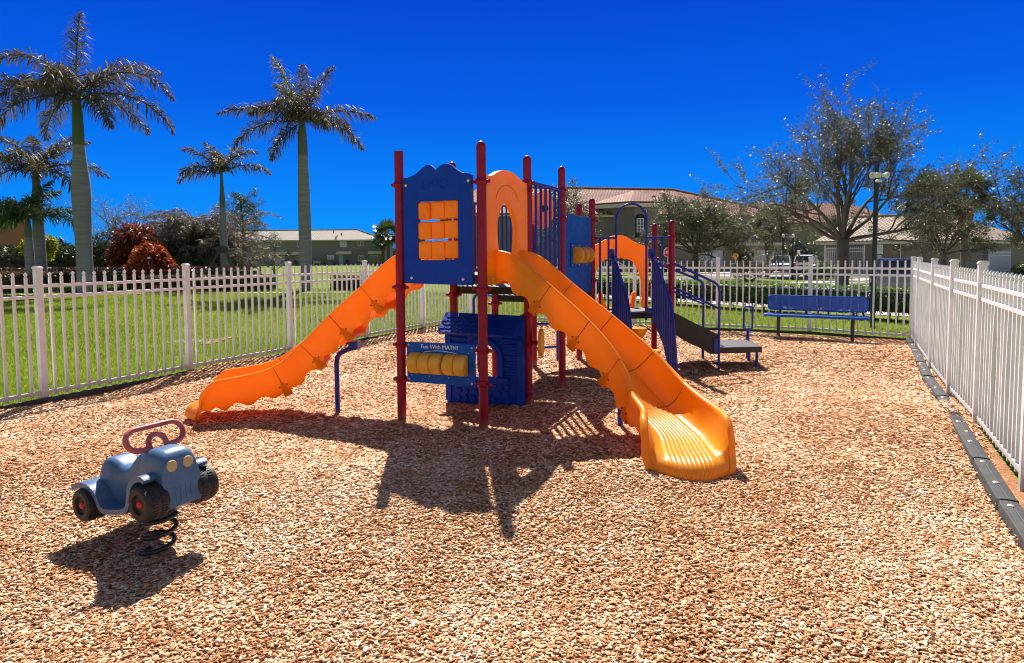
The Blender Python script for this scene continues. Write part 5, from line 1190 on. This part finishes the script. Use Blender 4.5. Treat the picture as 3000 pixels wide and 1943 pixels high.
small('patio_bench', gx_(929,123), 123, bench_, M['trim'], 'small pale wooden bench on the patio of the grey townhouse', 'bench')
small('storage_box', gx_(967,123.5), 123.5, lambda m,c: (m.box(c+A3(0,0,.5),(1.3,.8,1.0)), m.box(c+A3(0,0,1.04),(1.36,.86,.08))), M['stucco_dark'], 'dark storage box against the wall of the grey townhouse', 'box')
small('patio_screen', gx_(925,124.3), 124.3, lambda m,c: [m.box(c+A3(-1.8+.4*i,0,.65),(.36,.06,1.3)) for i in range(10)]+[m.box(c+A3(0,.02,1.25),(4.2,.05,.1))], M['stucco_dark'], 'low dark slatted patio screen behind the pale bench', 'screen')
def grill_(m, c): m.box(c+A3(0,0,.45),(.7,.5,.5)); m.lathe([(.34,.7),(.36,.85),(.28,1.0),(0,1.08)], c, n=12); [m.box(c+A3(x,0,.1),(.06,.4,.2)) for x in (-.3,.3)]
small('barbecue_grill', gx_(1019,123.5), 123.5, grill_, M['black'], 'covered black barbecue by the pale door of the grey townhouse', 'barbecue')
small('barbecue_grill', gx_(866,123.5), 123.5, grill_, M['black'], 'dark barbecue behind the trunk of the second tall palm', 'barbecue')

# --- terracotta house at the left edge
fc = Face((-60,56,0),0); T = thing('terracotta_house', (-50,56,-.3), 'terracotta stucco house with red barrel tiles at the left frame edge', 'house')
uR = 60-1407/1850*66; m = MB(); fc.box(m, 0, uR, -.5, 6.2, -10, 0); m.build('wall', M['terracotta'], T, smooth=False)
roof(T, [[fc.p(-1,6.1,.6),fc.p(uR+.5,6.1,.6),fc.p(uR-4.6,8.4,-5)],[fc.p(-1,6.1,.6),fc.p(uR-4.6,8.4,-5),fc.p(-1,8.4,-5)],[fc.p(uR+.5,6.1,.6),fc.p(uR+.5,6.1,-10.6),fc.p(uR-4.6,8.4,-5)]], M['tile_red'])
window(fc, T, uR-5.5, uR-4.2, 2.8, 4.2, bars=1); m = MB(); fc.box(m,-1,uR+.45,5.85,6.0,.5,.6); m.build('gutter', M['trim'], T, smooth=False)

# --- tan townhouse with garages
fc = Face((3.6,66,0),12); T = thing('townhouse', (14,68,-.3), 'large brown townhouse with red tiled roof, entry tower and white garage doors', 'townhouse')
m = MB(); fc.box(m, -9, 17.5, -.6, 5.75, -11, 0); fc.box(m, 17.5, 29, -.6, 5.75, -11, -2.2); m.build('wall', M['stucco_dark'], T, smooth=False)
m = MB(); g_o = [(14.2,-.6),(29,-.6),(29,2.55),(14.2,2.55)]; ho = [[(16.86,-.55),(16.86,1.98),(20.22,1.98),(20.22,-.55)],[(23.9,-.55),(23.9,1.95),(26.75,1.95),(26.75,-.55)]]
aw_ = [(21.55,-.5)]+[(22.515-.965*math.cos(a),1.15+1.12*math.sin(a)) for a in np.linspace(0,math.pi,15)]+[(23.48,-.5)]
fc.prism(m, [g_o]+ho+[aw_], .0, .35); m.build('garage_wall', M['stucco_tan'], T, smooth=False)
for u0, u1, z1 in ((16.86,20.22,1.98),(23.9,26.75,1.95)):
    m = MB(); fc.box(m,u0-.02,u1+.02,-.5,z1+.02,.05,.12)
    for i in range(4):
        for j in range(4): ww=(u1-u0)/4; fc.box(m,u0+ww*i+.08,u0+ww*(i+1)-.08,-.35+.6*j,.12+.6*j,.115,.15)
    m.build('garage_door', M['garage'], T, smooth=False)
m = MB(); fc.box(m,21.5,23.5,-.5,2.4,-1.2,-.9); m.build('entry_recess', M['darkopen'], T, smooth=False)
m = MB(); fc.box(m,21.9,22.75,-.3,1.8,-.89,-.8); m.build('door', M['stucco_grey'], T, smooth=False)
for u0, u1 in ((20.9,21.56),(23.47,24.0)):
    m = MB(); fc.box(m,u0-.12,u1,1.98,2.07,.352,.45); m.build('column_moulding', M['trim'], T, smooth=False)
for u in (21.2,23.75):
    m = MB(); m.lathe([(.05,0),(.10,.1),(.12,.4),(.05,.5)], fc.p(u,1.25,.48), n=8); m.build('wall_lamp', M['black'], T)
m = MB(); fc.box(m,13.9,29.2,2.55,2.80,.0,.62); fc.box(m,14.0,29.1,2.45,2.56,.351,.5); fc.box(m,-9.2,8.7,5.55,5.80,.0,.55); m.build('fascia', M['trim'], T, smooth=False)
roof(T, [[fc.p(13.9,2.86,.62),fc.p(29.2,2.86,.62),fc.p(29.2,3.6,-2.2),fc.p(13.9,3.6,-2.2)]], M['tile_red'], 'porch_roof')
window(fc, T, 21.3, 22.2, 3.9, 5.2, d=-2.2, bars=1); window(fc, T, 25.5, 26.7, 3.9, 5.2, d=-2.2, bars=1); window(fc, T, 1.8, 3.0, 3.6, 5.0, bars=1); window(fc, T, 1.8, 3.0, .6, 2.0, bars=1)
rf = roof(T, [[fc.p(-10,5.85,.6),fc.p(17,5.85,.6),fc.p(17,9.2,-6),fc.p(-6,9.2,-6)],[fc.p(17,5.85,.6),fc.p(30,5.85,-1.6),fc.p(24,7.9,-6),fc.p(17,9.2,-6)],[fc.p(30,5.85,-1.6),fc.p(30,5.85,-12),fc.p(24,7.9,-6)],[fc.p(-10,5.85,-12),fc.p(-10,5.85,.6),fc.p(-6,9.2,-6)],[fc.p(30,5.85,-12),fc.p(-10,5.85,-12),fc.p(-6,9.2,-6),fc.p(17,9.2,-6),fc.p(24,7.9,-6)]], M['tile_red'])
caps(T, [(fc.p(-6,9.22,-6),fc.p(17,9.22,-6)),(fc.p(17,9.22,-6),fc.p(24,7.95,-6)),(fc.p(24,7.95,-6),fc.p(30,5.9,-1.6))], M['terracotta'], .15, .4, rf)
for u, z in ((13.4,7.9),(14.6,7.6),(15.0,8.3)):
    m = MB(); d_ = -(z-5.85)/3.35*6.6+.6; fc.box(m,u,u+.35,z-.1,z+.3,d_-.15,d_+.15); m.build('roof_vent', M['terracotta'], rf, smooth=False, off=WORLD[T.name])
# entry tower turned out from the wall
tp_ = [fc.p(6.4,0,-.5),fc.p(8.85,0,2.3),fc.p(11.5,0,2.3),fc.p(11.5,0,-3),fc.p(6.4,0,-3)]
m = MB(); m.prism([(p[0],p[1]) for p in tp_], (0,0,0), (1,0,0), (0,1,0), -.6, 6.75); tw = m.build('entry_tower', M['stucco_dark'], T, smooth=False)
ea = [fc.p(5.5,7.0,-.6),fc.p(8.1,7.0,3.0),fc.p(11.9,7.0,3.0),fc.p(11.9,7.0,-3.6),fc.p(5.5,7.0,-3.6)]; ap = fc.p(9.9,8.45,-.4)
roof(T, [[ea[i],ea[(i+1)%5],ap] for i in range(5)], M['tile_red'], 'tower_roof'); m = MB()
cc = sum(ea)/5; m.prism([tuple((cc+(p-cc)*.985)[:2]) for p in ea], (0,0,0), (1,0,0), (0,1,0), 6.45, 6.84); m.build('tower_cornice', M['trim'], T, smooth=False)
ft = Face(fc.p(8.85,0,2.3),12)
m = MB(); ft.prism(m, [[(.06,3.3)]+[(.60-.54*math.cos(a),5.35+.42*math.sin(a)) for a in np.linspace(0,math.pi,11)]+[(1.14,3.3)]], .002, .03); m.build('arched_recess', M['darkopen'], T, smooth=False)
window(ft, T, .2, .98, 3.85, 5.3, d=.03, bars=3); m = MB(); m.prism([(1.12,6.32),(1.34,6.05),(1.12,5.78),(.9,6.05)], ft.o, ft.t, (0,0,1), .0, .08); o = m.build('diamond_window', M['winframe'], T, smooth=False); m = MB(); m.prism([(1.12,6.22),(1.25,6.05),(1.12,5.88),(.99,6.05)], ft.o, ft.t, (0,0,1), .05, .10); m.build('pane', M['glass'], o, smooth=False, off=WORLD[T.name])
# --- another red roof further right
fc = Face((36,92,0),6); T = thing('townhouse', (44,92,-.3), 'far brown townhouse whose red roof shows above the garages', 'townhouse')
m = MB(); fc.box(m,-4,22,-.6,6.0,-11,0); m.build('wall', M['stucco_tan'], T, smooth=False)
roof(T, [[fc.p(-5,6,.6),fc.p(23,6,.6),fc.p(17,9.3,-5.5),fc.p(2,9.3,-5.5)],[fc.p(-5,6,-12),fc.p(-5,6,.6),fc.p(2,9.3,-5.5)],[fc.p(23,6,.6),fc.p(23,6,-12),fc.p(17,9.3,-5.5)]], M['tile_red']); window(fc, T, 2, 3.2, 3.4, 4.8)
# --- low building with tan tiles
cz = 2.57; A0 = A3(34.2,48,0); fl = Face(A0,-35); fr = Face(A0,40); T = thing('tiled_building', tuple(A0+A3(0,0,-.3)), 'low tan building with a pale barrel tiled hip roof behind the white fence', 'building')
aL, aR = fl.p(-9.5,0), fr.p(24,0); bk = aL+(aR-A0)
m = MB(); m.prism([tuple(p[:2]) for p in (aL,A0,aR,bk)], (0,0,0), (1,0,0), (0,1,0), -.6, cz-.15); m.build('wall', M['stucco_tan'], T, smooth=False)
eL, eC, eR = fl.p(-10.2,cz,.5), A0+fl.n*.5+fr.n*.35+A3(0,0,cz), fr.p(24.6,cz,.45); r1_, r2_ = A0-fl.n*5.2+fl.t*-2.6+A3(0,0,4.75), fl.p(-8,4.75,-5.2)
rr = fr.p(22,4.75,-5.0)
rf = roof(T, [[eL,eC,r1_,r2_],[eC,eR,rr,r1_]], M['tile_tan'], th=.12); caps(T, [(eC+A3(0,0,.04),r1_),(r1_,rr),(r2_,r1_)], M['tile_tan'], .16, .42, rf)
m = MB(); m.bar(fl.p(-10.1,cz-.18,.46), A0+fl.n*.46+fr.n*.30+A3(0,0,cz-.18), .06,.24); m.bar(A0+fl.n*.46+fr.n*.30+A3(0,0,cz-.18), fr.p(24.5,cz-.18,.42), .06,.24); m.build('fascia', M['trim'], T, smooth=False)
for fc_, u in ((fl,-4.5),(fl,-3.85),(fl,-2.4),(fl,-1.75),(fr,2.6),(fr,3.5)):
    m = MB(); [fc_.box(m,u,u+.55,1.72+.09*i,1.77+.09*i,.0,.06) for i in range(5)]; fc_.box(m,u-.01,u+.56,1.70,2.18,-.02,.02); m.build('vent', M['stucco_dark'], T, smooth=False)
for u0,u1,z0,z1,mm in ((-5.75,-5.2,1.45,2.25,'carsilver'),(-5.5,-5.0,.75,1.35,'stucco_tan'),(-5.6,-5.3,.9,1.38,'stopwhite')):
    m = MB(); fl.box(m,u0,u1,z0,z1,.0,.18 if mm != 'stopwhite' else .22); m.build('meter_box', M[mm], T, bevel=.01)
m = MB(); m.cyl(fl.p(-4.0,-.3,.08), fl.p(-4.0,2.4,.08), .04, n=8); m.build('downpipe', M['carsilver'], T)
def gate_fence(fc_, u0, u1, z0, z1, label):
    T = thing('white_gate', tuple(fc_.p(u0,z0)), label, 'gate', 'white gates by the tiled building'); k = int((u1-u0)/.14); m = MB()
    for i in range(k+1): u = u0+(u1-u0)*i/k; fc_.box(m,u-.015,u+.015,z0,z1+.0,.40,.43)
    m.build('bars', M['white'], T, smooth=False)
    for z in (z0+.15,z1-.15,z1-.42): m = MB(); fc_.box(m,u0,u1,z-.025,z+.025,.432,.46); m.build('rail', M['white'], T, smooth=False)
    for u in (u0,u1): m = MB(); fc_.box(m,u-.05,u+.05,z0-.1,z1+.1,.36,.465); m.build('post', M['white'], T, smooth=False)
gate_fence(fl,-9.4,-6.5,-.2,2.1,'tall white metal gate left of the grey meter boxes'); gate_fence(fr,5.4,12,-.2,1.65,'long white metal gate at the right end of the tiled building')

# ================================================================== VEHICLES
def car(name, x, y, hd, L, Wd, H, paint, label, cat, rear='suv', z=None, group=None):
    """body lofted from sections; glass house, wheels, lights"""
    g_ = float(gz(x,y)) + .02 if z is None else z; T = thing(name, (x,y,g_), label, cat, group); f = unit((*hd,0)); l = A3(-f[1],f[0],0); O_ = A3(x,y,g_)
    P = lambda a,b,c: O_+f*a*L+l*b*Wd/2+A3(0,0,c*H)
    def ring(a, w, zb, zt, tp=.93): return [P(a,-w*tp,zb),P(a,-w,zb+.10),P(a,-w,zt-.10),P(a,-w*.93,zt),P(a,w*.93,zt),P(a,w,zt-.10),P(a,w,zb+.10),P(a,w*tp,zb)]
    m = MB(); secs = [(-.5,.84,.24,.46),(-.495,.93,.18,.56),(-.47,.98,.16,.60),(-.3,1,.14,.61),(0,1,.14,.60),(.2,1,.14,.585),(.36,.98,.15,.56),(.46,.92,.17,.50),(.495,.80,.20,.42)]
    m.grid([ring(*s) for s in secs], closed=True); k = 8; m.f.append(list(range(k))); m.m.append(0); m.f.append([(len(secs)-1)*k+j for j in range(k)][::-1]); m.m.append(0); m.build('body', M[paint], T, bevel=.03, ang=35)
    if rear == 'suv': cab = [(-.47,.88,.58,.60),(-.42,.84,.58,.93),(-.34,.82,.58,.985),(-.1,.82,.58,1.0),(.06,.81,.58,.965),(.22,.84,.57,.64),(.26,.86,.56,.575)]
    else: cab = [(-.36,.86,.58,.61),(-.22,.80,.58,.93),(-.1,.78,.58,.99),(.05,.78,.58,.98),(.2,.82,.57,.66),(.25,.85,.56,.575)]
    m = MB(); m.grid([[P(a,-w,zb),P(a,-(w-.12*(zt-.55)/.45),zt),P(a,(w-.12*(zt-.55)/.45),zt),P(a,w,zb)] for a,w,zb,zt in cab]); m.build('windows', M['carglass'], T, ang=25)
    m = MB(); rp_ = [c for c in cab if c[3] > .9]; m.grid([[P(a,-(w-.11),zt-.035),P(a,-(w-.125),zt+.012),P(a,(w-.125),zt+.012),P(a,(w-.11),zt-.035)] for a,w,zb,zt in rp_])
    for a in ((rp_[0][0]-.012, -.05),(-.22,-.22),(-.0,.0)):
        for s in (-1,1): m.bar(P(a[1] if a[1] != -.05 else -.455,s*.875,.58), P(a[0],s*.735,.95), .09,.05)
    for s in (-1,1): m.bar(P(.215,s*.86,.60), P(.055,s*.72,.965), .07,.05)
    m.build('roof', M[paint], T, ang=30)
    for a in (-.31,.31):
        for s in (-1,1):
            r = .33; c = O_+f*a*L+l*s*(Wd/2-.10)+A3(0,0,r); m = MB(); m.lathe([(r*.62,-.1),(r*.95,-.1),(r,-.06),(r,.08),(r*.95,.105),(r*.64,.105)], c, l*s, 24); w = m.build('wheel', M['rubber'], T)
            m = MB(); m.lathe([(0,.06),(r*.3,.075),(r*.6,.09),(r*.64,.108),(r*.66,.06)], c, l*s, 20); m.build('rim', M['carsilver'], w, off=WORLD[T.name])
    for s in (-1,1):
        m = MB(); m.box(P(-.488,s*.76,.52), (.14,.30*Wd/2,.10*H), (f,l,(0,0,1))); m.build('tail_light', M['taillight'], T, bevel=.02)
        m = MB(); m.box(P(.468,s*.66,.44), (.14,.34*Wd/2,.07*H), (f,l,(0,0,1))); m.build('headlight', M['lens'], T, bevel=.02)
        m = MB(); m.box(P(.16,s*1.08,.62), (.14,.18,.13), (f,l,(0,0,1))); m.build('wing_mirror', M[paint], T, bevel=.03)
    m = MB(); m.box(P(-.502,0,.28), (.10,Wd*.86,.16*H), (f,l,(0,0,1))); m.box(P(-.505,0,.44), (.03,.5,.12), (f,l,(0,0,1))); m.build('rear_bumper', M[paint], T, bevel=.03); return T
car('parked_car', 17.6, 29.0, (.44,.90), 4.5, 1.84, 1.5, 'carblue', 'steel blue sport utility car parked behind the hedge near the fence corner', 'car')
car('parked_car', 25.8, 60.5, (-.42,-.91), 4.6, 1.85, 1.68, 'carwhite', 'white sport utility car parked in front of the right garage door', 'car')
car('parked_car', 28.3, 60.5, (.55,.83), 4.7, 1.88, 1.70, 'carwhite', 'white sport utility car seen from behind beside the dark bushy tree', 'car')
car('parked_car', 8.0, 57.0, (-.95,-.3), 4.5, 1.8, 1.45, 'carwhite', 'white car behind the orange arch and the far fence', 'car', rear='sedan')
# utility trailer
T = thing('utility_trailer', (22.4,49.5,float(gz(22.4,49.5))), 'black open utility trailer with a raised ramp gate and two pairs of wheels', 'trailer'); q0 = A3(22.4,49.5,float(gz(22.4,49.5))+.02)
m = MB(); m.box(q0+A3(0,0,.52),(3.6,1.7,.10))
for y in (-.85,.85):
    m.box(q0+A3(0,y,.92),(3.6,.05,.05)); [m.box(q0+A3(-1.75+.875*i,y,.70),(.05,.05,.45)) for i in range(5)]
m.bar(q0+A3(1.8,0,.5),q0+A3(3.0,0,.45),.1,.1); m.build('trailer_frame', M['black'], T, smooth=False)
m = MB()
for y in np.linspace(-.8,.8,4): m.bar(q0+A3(-1.8,y,.55),q0+A3(-1.95,y,1.85),.05,.05)
for z in np.linspace(.7,1.8,6): m.box(q0+A3(-1.82-.1*(z-.6),0,z),(.04,1.65,.04))
m.build('ramp_gate', M['black'], T, smooth=False)
for x in (.35,1.1):
    for s in (-1,1):
        m = MB(); r=.30; m.lathe([(r*.5,-.09),(r,-.08),(r,.08),(r*.6,.09)], q0+A3(x,s*.95,r), (0,s,0), 20); w = m.build('wheel', M['rubber'], T); m = MB(); m.lathe([(0,.07),(r*.3,.1),(r*.62,.095)], q0+A3(x,s*.95,r), (0,s,0), 16); m.build('rim', M['carwhite'], w, off=WORLD[T.name])
# white van with a roof rack behind the oak
T = thing('work_van', (31.5,57.0,-.3), 'white work van with a white ladder rack parked behind the big oak', 'van'); q0 = A3(31.2,57.0,-.28); f = unit((.95,.2,0)); l = A3(-f[1],f[0],0)
m = MB(); m.prism([(-2.4,.35),(2.4,.35),(2.45,.95),(1.6,1.15),(1.1,1.95),(-2.4,2.0)], q0, f, (0,0,1), -.95, .95); m.build('body', M['carwhite'], T, bevel=.06)
m = MB(); m.prism([(1.15,1.2),(1.5,1.2),(1.08,1.85),(.6,1.85),(.6,1.2)], q0, f, (0,0,1), .951, .96); m.build('windows', M['carglass'], T)
m = MB()
for s in (-.85,.85): m.bar(q0+f*-2.2+l*s+A3(0,0,2.35),q0+f*1.0+l*s+A3(0,0,2.35),.07,.07); [m.bar(q0+f*x+l*s+A3(0,0,2.0),q0+f*x+l*s+A3(0,0,2.35),.06,.06) for x in (-2,-.6,.8)]
m.build('ladder_rack', M['carwhite'], T)
for a in (-1.5,1.6):
    for s in (-1,1): m = MB(); m.lathe([(.2,-.1),(.35,-.1),(.36,.1),(.2,.1)], q0+f*a+l*s*.86+A3(0,0,.36), l*s, 20); m.build('wheel', M['rubber'], T)

# ================================================================== POLES, SIGNS, STOPS
T = thing('floodlight_pole', (8.2,14.3,-.06), 'slim black light pole with twin white floodlights behind the bench', 'light pole')
m = MB(); m.tube([(8.2,14.3,-.1),(8.2,14.3,3.56)],.05,14); m.build('pole', M['black'], T)
m = MB(); m.box((8.2,14.23,3.36),(.10,.06,.12)); m.box((8.2,14.2,3.37),(.30,.03,.03)); m.lathe([(.06,0),(.07,.03),(.05,.06),(0,.06)],(8.19,14.2,3.20)); m.build('bracket', M['lampwhite'], T, bevel=.008)
for s in (-1,1):
    m = MB(); ax = unit((s*.5,-.85,-.15)); c = A3(8.2+s*.155,14.18,3.35); m.lathe([(.03,-.08),(.042,-.05),(.072,0),(.072,.025),(.062,.025)], c, ax, 20); o = m.build('floodlight', M['lampwhite'], T); m = MB(); m.lathe([(.063,.015),(.045,.025),(0,.03)], c, ax, 16); m.build('lens', M['lens'], o, off=WORLD[T.name])
for x, lb in ((19.3,'black street lamp standing left of its twin in front of the garages'),(20.0,'second black street lamp, right of its twin near the white cars')):
    T = thing('street_lamp', (x,45,-.3), lb, 'street lamp', 'black street lamps by the garages'); m = MB(); m.tube([(x,45,-.4),(x,45,2.7)],[.09,.06],10); m.build('pole', M['black'], T)
    m = MB(); m.lathe([(.05,2.7),(.09,2.74),(.10,2.9),(.0,3.0)],(x,45,0),n=12); m.build('lantern', M['lampwhite'], T)
T = thing('stop_sign', (9.87,40,-.28), 'red octagonal stop sign partly hidden by a red climber post', 'traffic sign'); fs = Face((9.87,40,0),8)
m = MB(); fs.prism(m, [(.33*math.cos(rad(22.5+45*i))*.97,1.71+.33*math.sin(rad(22.5+45*i))*.97) for i in range(8)], .0, .012); o = m.build('sign_plate', M['signred'], T, smooth=False); WORLD[o.name] = WORLD[T.name]
m = MB(); fs.prism(m, [[(.315*math.cos(rad(22.5+45*i)),1.71+.315*math.sin(rad(22.5+45*i))) for i in range(8)],[(.295*math.cos(rad(22.5+45*i)),1.71+.295*math.sin(rad(22.5+45*i))) for i in range(8)]], .0125, .014); m.build('border', M['letter'], o, off=WORLD[T.name], smooth=False)
text_mesh('STOP', .26, fs, 0, 1.71, .016, o, xs=.85); m = MB(); fs.box(m,-.03,.03,-.3,2.0,-.05,-.004); m.build('post', M['carsilver'], T)
fs = Face((21.24,60,0),4); T = thing('warning_sign', (21.24,60,-.3), 'small amber diamond warning sign in front of the dark arched entry', 'traffic sign'); hw = .37
m = MB(); fs.prism(m, [(0,1.38+.46),(-hw*.8,1.38),(0,1.38-.46),(hw*.8,1.38)], 0, .012); o = m.build('sign_plate', M['signyellow'], T, smooth=False); WORLD[o.name] = WORLD[T.name]
text_mesh('SPEED', .125, fs, 0, 1.445, .014, o, m=M['black'], xs=.85); text_mesh('HUMP', .14, fs, 0, 1.30, .014, o, m=M['black'], xs=.85); m = MB(); fs.box(m,-.025,.025,-.3,1.8,-.05,-.004); m.build('post', M['carsilver'], T)
fs = Face((18.14,40,0),0); T = thing('parking_sign', (18.14,40,-.28), 'small white parking sign on a thin post near the white cars', 'traffic sign'); m = MB(); fs.box(m,-.09,.09,1.62,1.80,0,.012); fs.box(m,-.08,.10,1.42,1.60,0,.012); m.build('sign_plate', M['stopwhite'], T); m = MB(); m.tube([(18.14,40.05,-.3),(18.14,40.05,1.8)],.025,8); m.build('post', M['black'], T)
for i, (x, y, mm, lb) in enumerate(((15.0,37.2,'stopblue','bright blue concrete wheel stop beyond the clipped hedge'),(17.3,36.5,'stopwhite','white wheel stop left of the big oak trunk'),(19.5,36.0,'stopwhite','white wheel stop right of the blue one and just past the oak trunk'),(22.2,35.4,'stopwhite','white wheel stop nearest the blue car'))):
    g_ = float(gz(x,y))+.02; m = MB(); t = unit((2.2,-.5,0)); n = A3(-t[1],t[0],0); m.prism([(-.08,0),(.08,0),(.065,.13),(-.065,.13)], A3(x,y,g_)-t*1.0, n, (0,0,1), -1.0, 1.0) if False else m.bar(A3(x,y,g_+.065)-t*.95, A3(x,y,g_+.065)+t*.95, .16, .13)
    tag(m.build('wheel_stop', M[mm], bevel=.03), lb, 'wheel stop', 'wheel stops along the parking row')
T = thing('trash_bin', (19.6,55.5,-.28), 'green wheeled trash bin in front of the arched entry', 'trash bin'); q0 = A3(19.6,55.5,-.28); m = MB(); m.grid([[q0+A3(x*w,y*w,z) for x,y in ((-.3,-.33),(.3,-.33),(.3,.33),(-.3,.33))] for z,w in ((.08,.8),(.95,1.0))], closed=True); m.build('bin_body', M['bin'], T, smooth=False); m = MB(); m.box(q0+A3(0,0,.98),(.66,.74,.07)); m.build('lid', M['bin'], T, bevel=.02)
m = MB(); [m.cyl(q0+A3(x,.33,.1),q0+A3(x+.05,.33,.1),.1,n=12) for x in (-.3,.25)]; m.build('wheel', M['rubber'], T)
# drain pad in the lawn, red marker flag
T = thing('drain_grate', (-6.45,12.9,-.06), 'brick edged drain grate set flush in the lawn behind the fence', 'drain'); q0 = A3(-6.45,12.9,float(gz(-6.45,12.9))-.002)
m = MB(); [m.box(q0+A3(x,y,0),(.11,.26,.05)) for y in (-.42,.42) for x in (.36,.45)]; [m.box(q0+A3(x,y,0),(.2,.11,.05)) for x in (.40,) for y in np.linspace(-.22,.22,4)]; m.build('brick_edge', M['brick'], T, bevel=.006)
m = MB(); [m.box(q0+A3(x,0,0),(.035,.56,.03)) for x in np.linspace(-.48,.26,10)]; m.box(q0+A3(-.1,0,-.03),(.80,.56,.02)); m.build('grate', M['steel'], T)
g_ = float(gz(-13.7,24.3)); T = thing('marker_flag', (-13.7,24.3,g_), 'small red marker flag standing in the lawn by the white path', 'flag'); m = MB(); m.cyl((-13.7,24.3,g_),(-13.7,24.3,g_+.36),.008,n=6); m.build('wire', M['steel'], T); m = MB(); m.grid([[(-13.7+.17*u_,24.3+.02*math.sin(9*u_),g_+.25-.1*u_),(-13.7+.17*u_,24.3+.02*math.sin(9*u_),g_+.36-.04*u_)] for u_ in np.linspace(0,1,6)]); m.build('pennant', M['signred'], T)
T = thing('signpost', (-15.35,26.8,.1), 'thin dark post standing in front of the areca clump', 'post'); m = MB(); m.box((-15.35,26.8,.75),(.06,.06,1.9)); m.build('post_body', M['black'], T, bevel=.01); m = MB(); m.box((-15.35,26.8,1.62),(.11,.11,.06)); m.build('post_cap', M['carsilver'], T)
# utility poles and wires
for x, y, h, lb in ((48.9,70,11.1,'nearer wooden utility pole with a cross arm above the fan palms'),(60,92,11.0,'farther wooden utility pole behind the oak branches')):
    T = thing('utility_pole', (x,y,-.3), lb, 'utility pole', 'utility poles behind the tiled building'); m = MB(); m.tube([(x,y,-.3),(x,y,h)],[.26,.17],10); m.build('pole', M['pole'], T); m = MB(); m.bar((x-1.2,y,h-1.5),(x+.3,y,h-2.0),.12,.14); [m.lathe([(.06,0),(.09,.1),(.05,.3)],(x-1.1+.5*i,y,h-1.45-.15*i),n=8) for i in range(3)]; m.build('cross_arm', M['pole'], T)
for i, (dz, lb) in enumerate(((-1.4,'upper power line running right from the nearer utility pole'),(-1.75,'middle power line running right from the nearer utility pole'),(-2.3,'lower power line running right from the nearer utility pole'))):
    a, b = A3(48.9,70,11.1+dz), A3(95,62,11.6+dz); m = MB(); m.tube([a+(b-a)*t-A3(0,0,4*.6*t*(1-t)) for t in np.linspace(0,1,14)],.022,5); tag(m.build('power_line', M['black']), lb, 'power line', 'power lines')
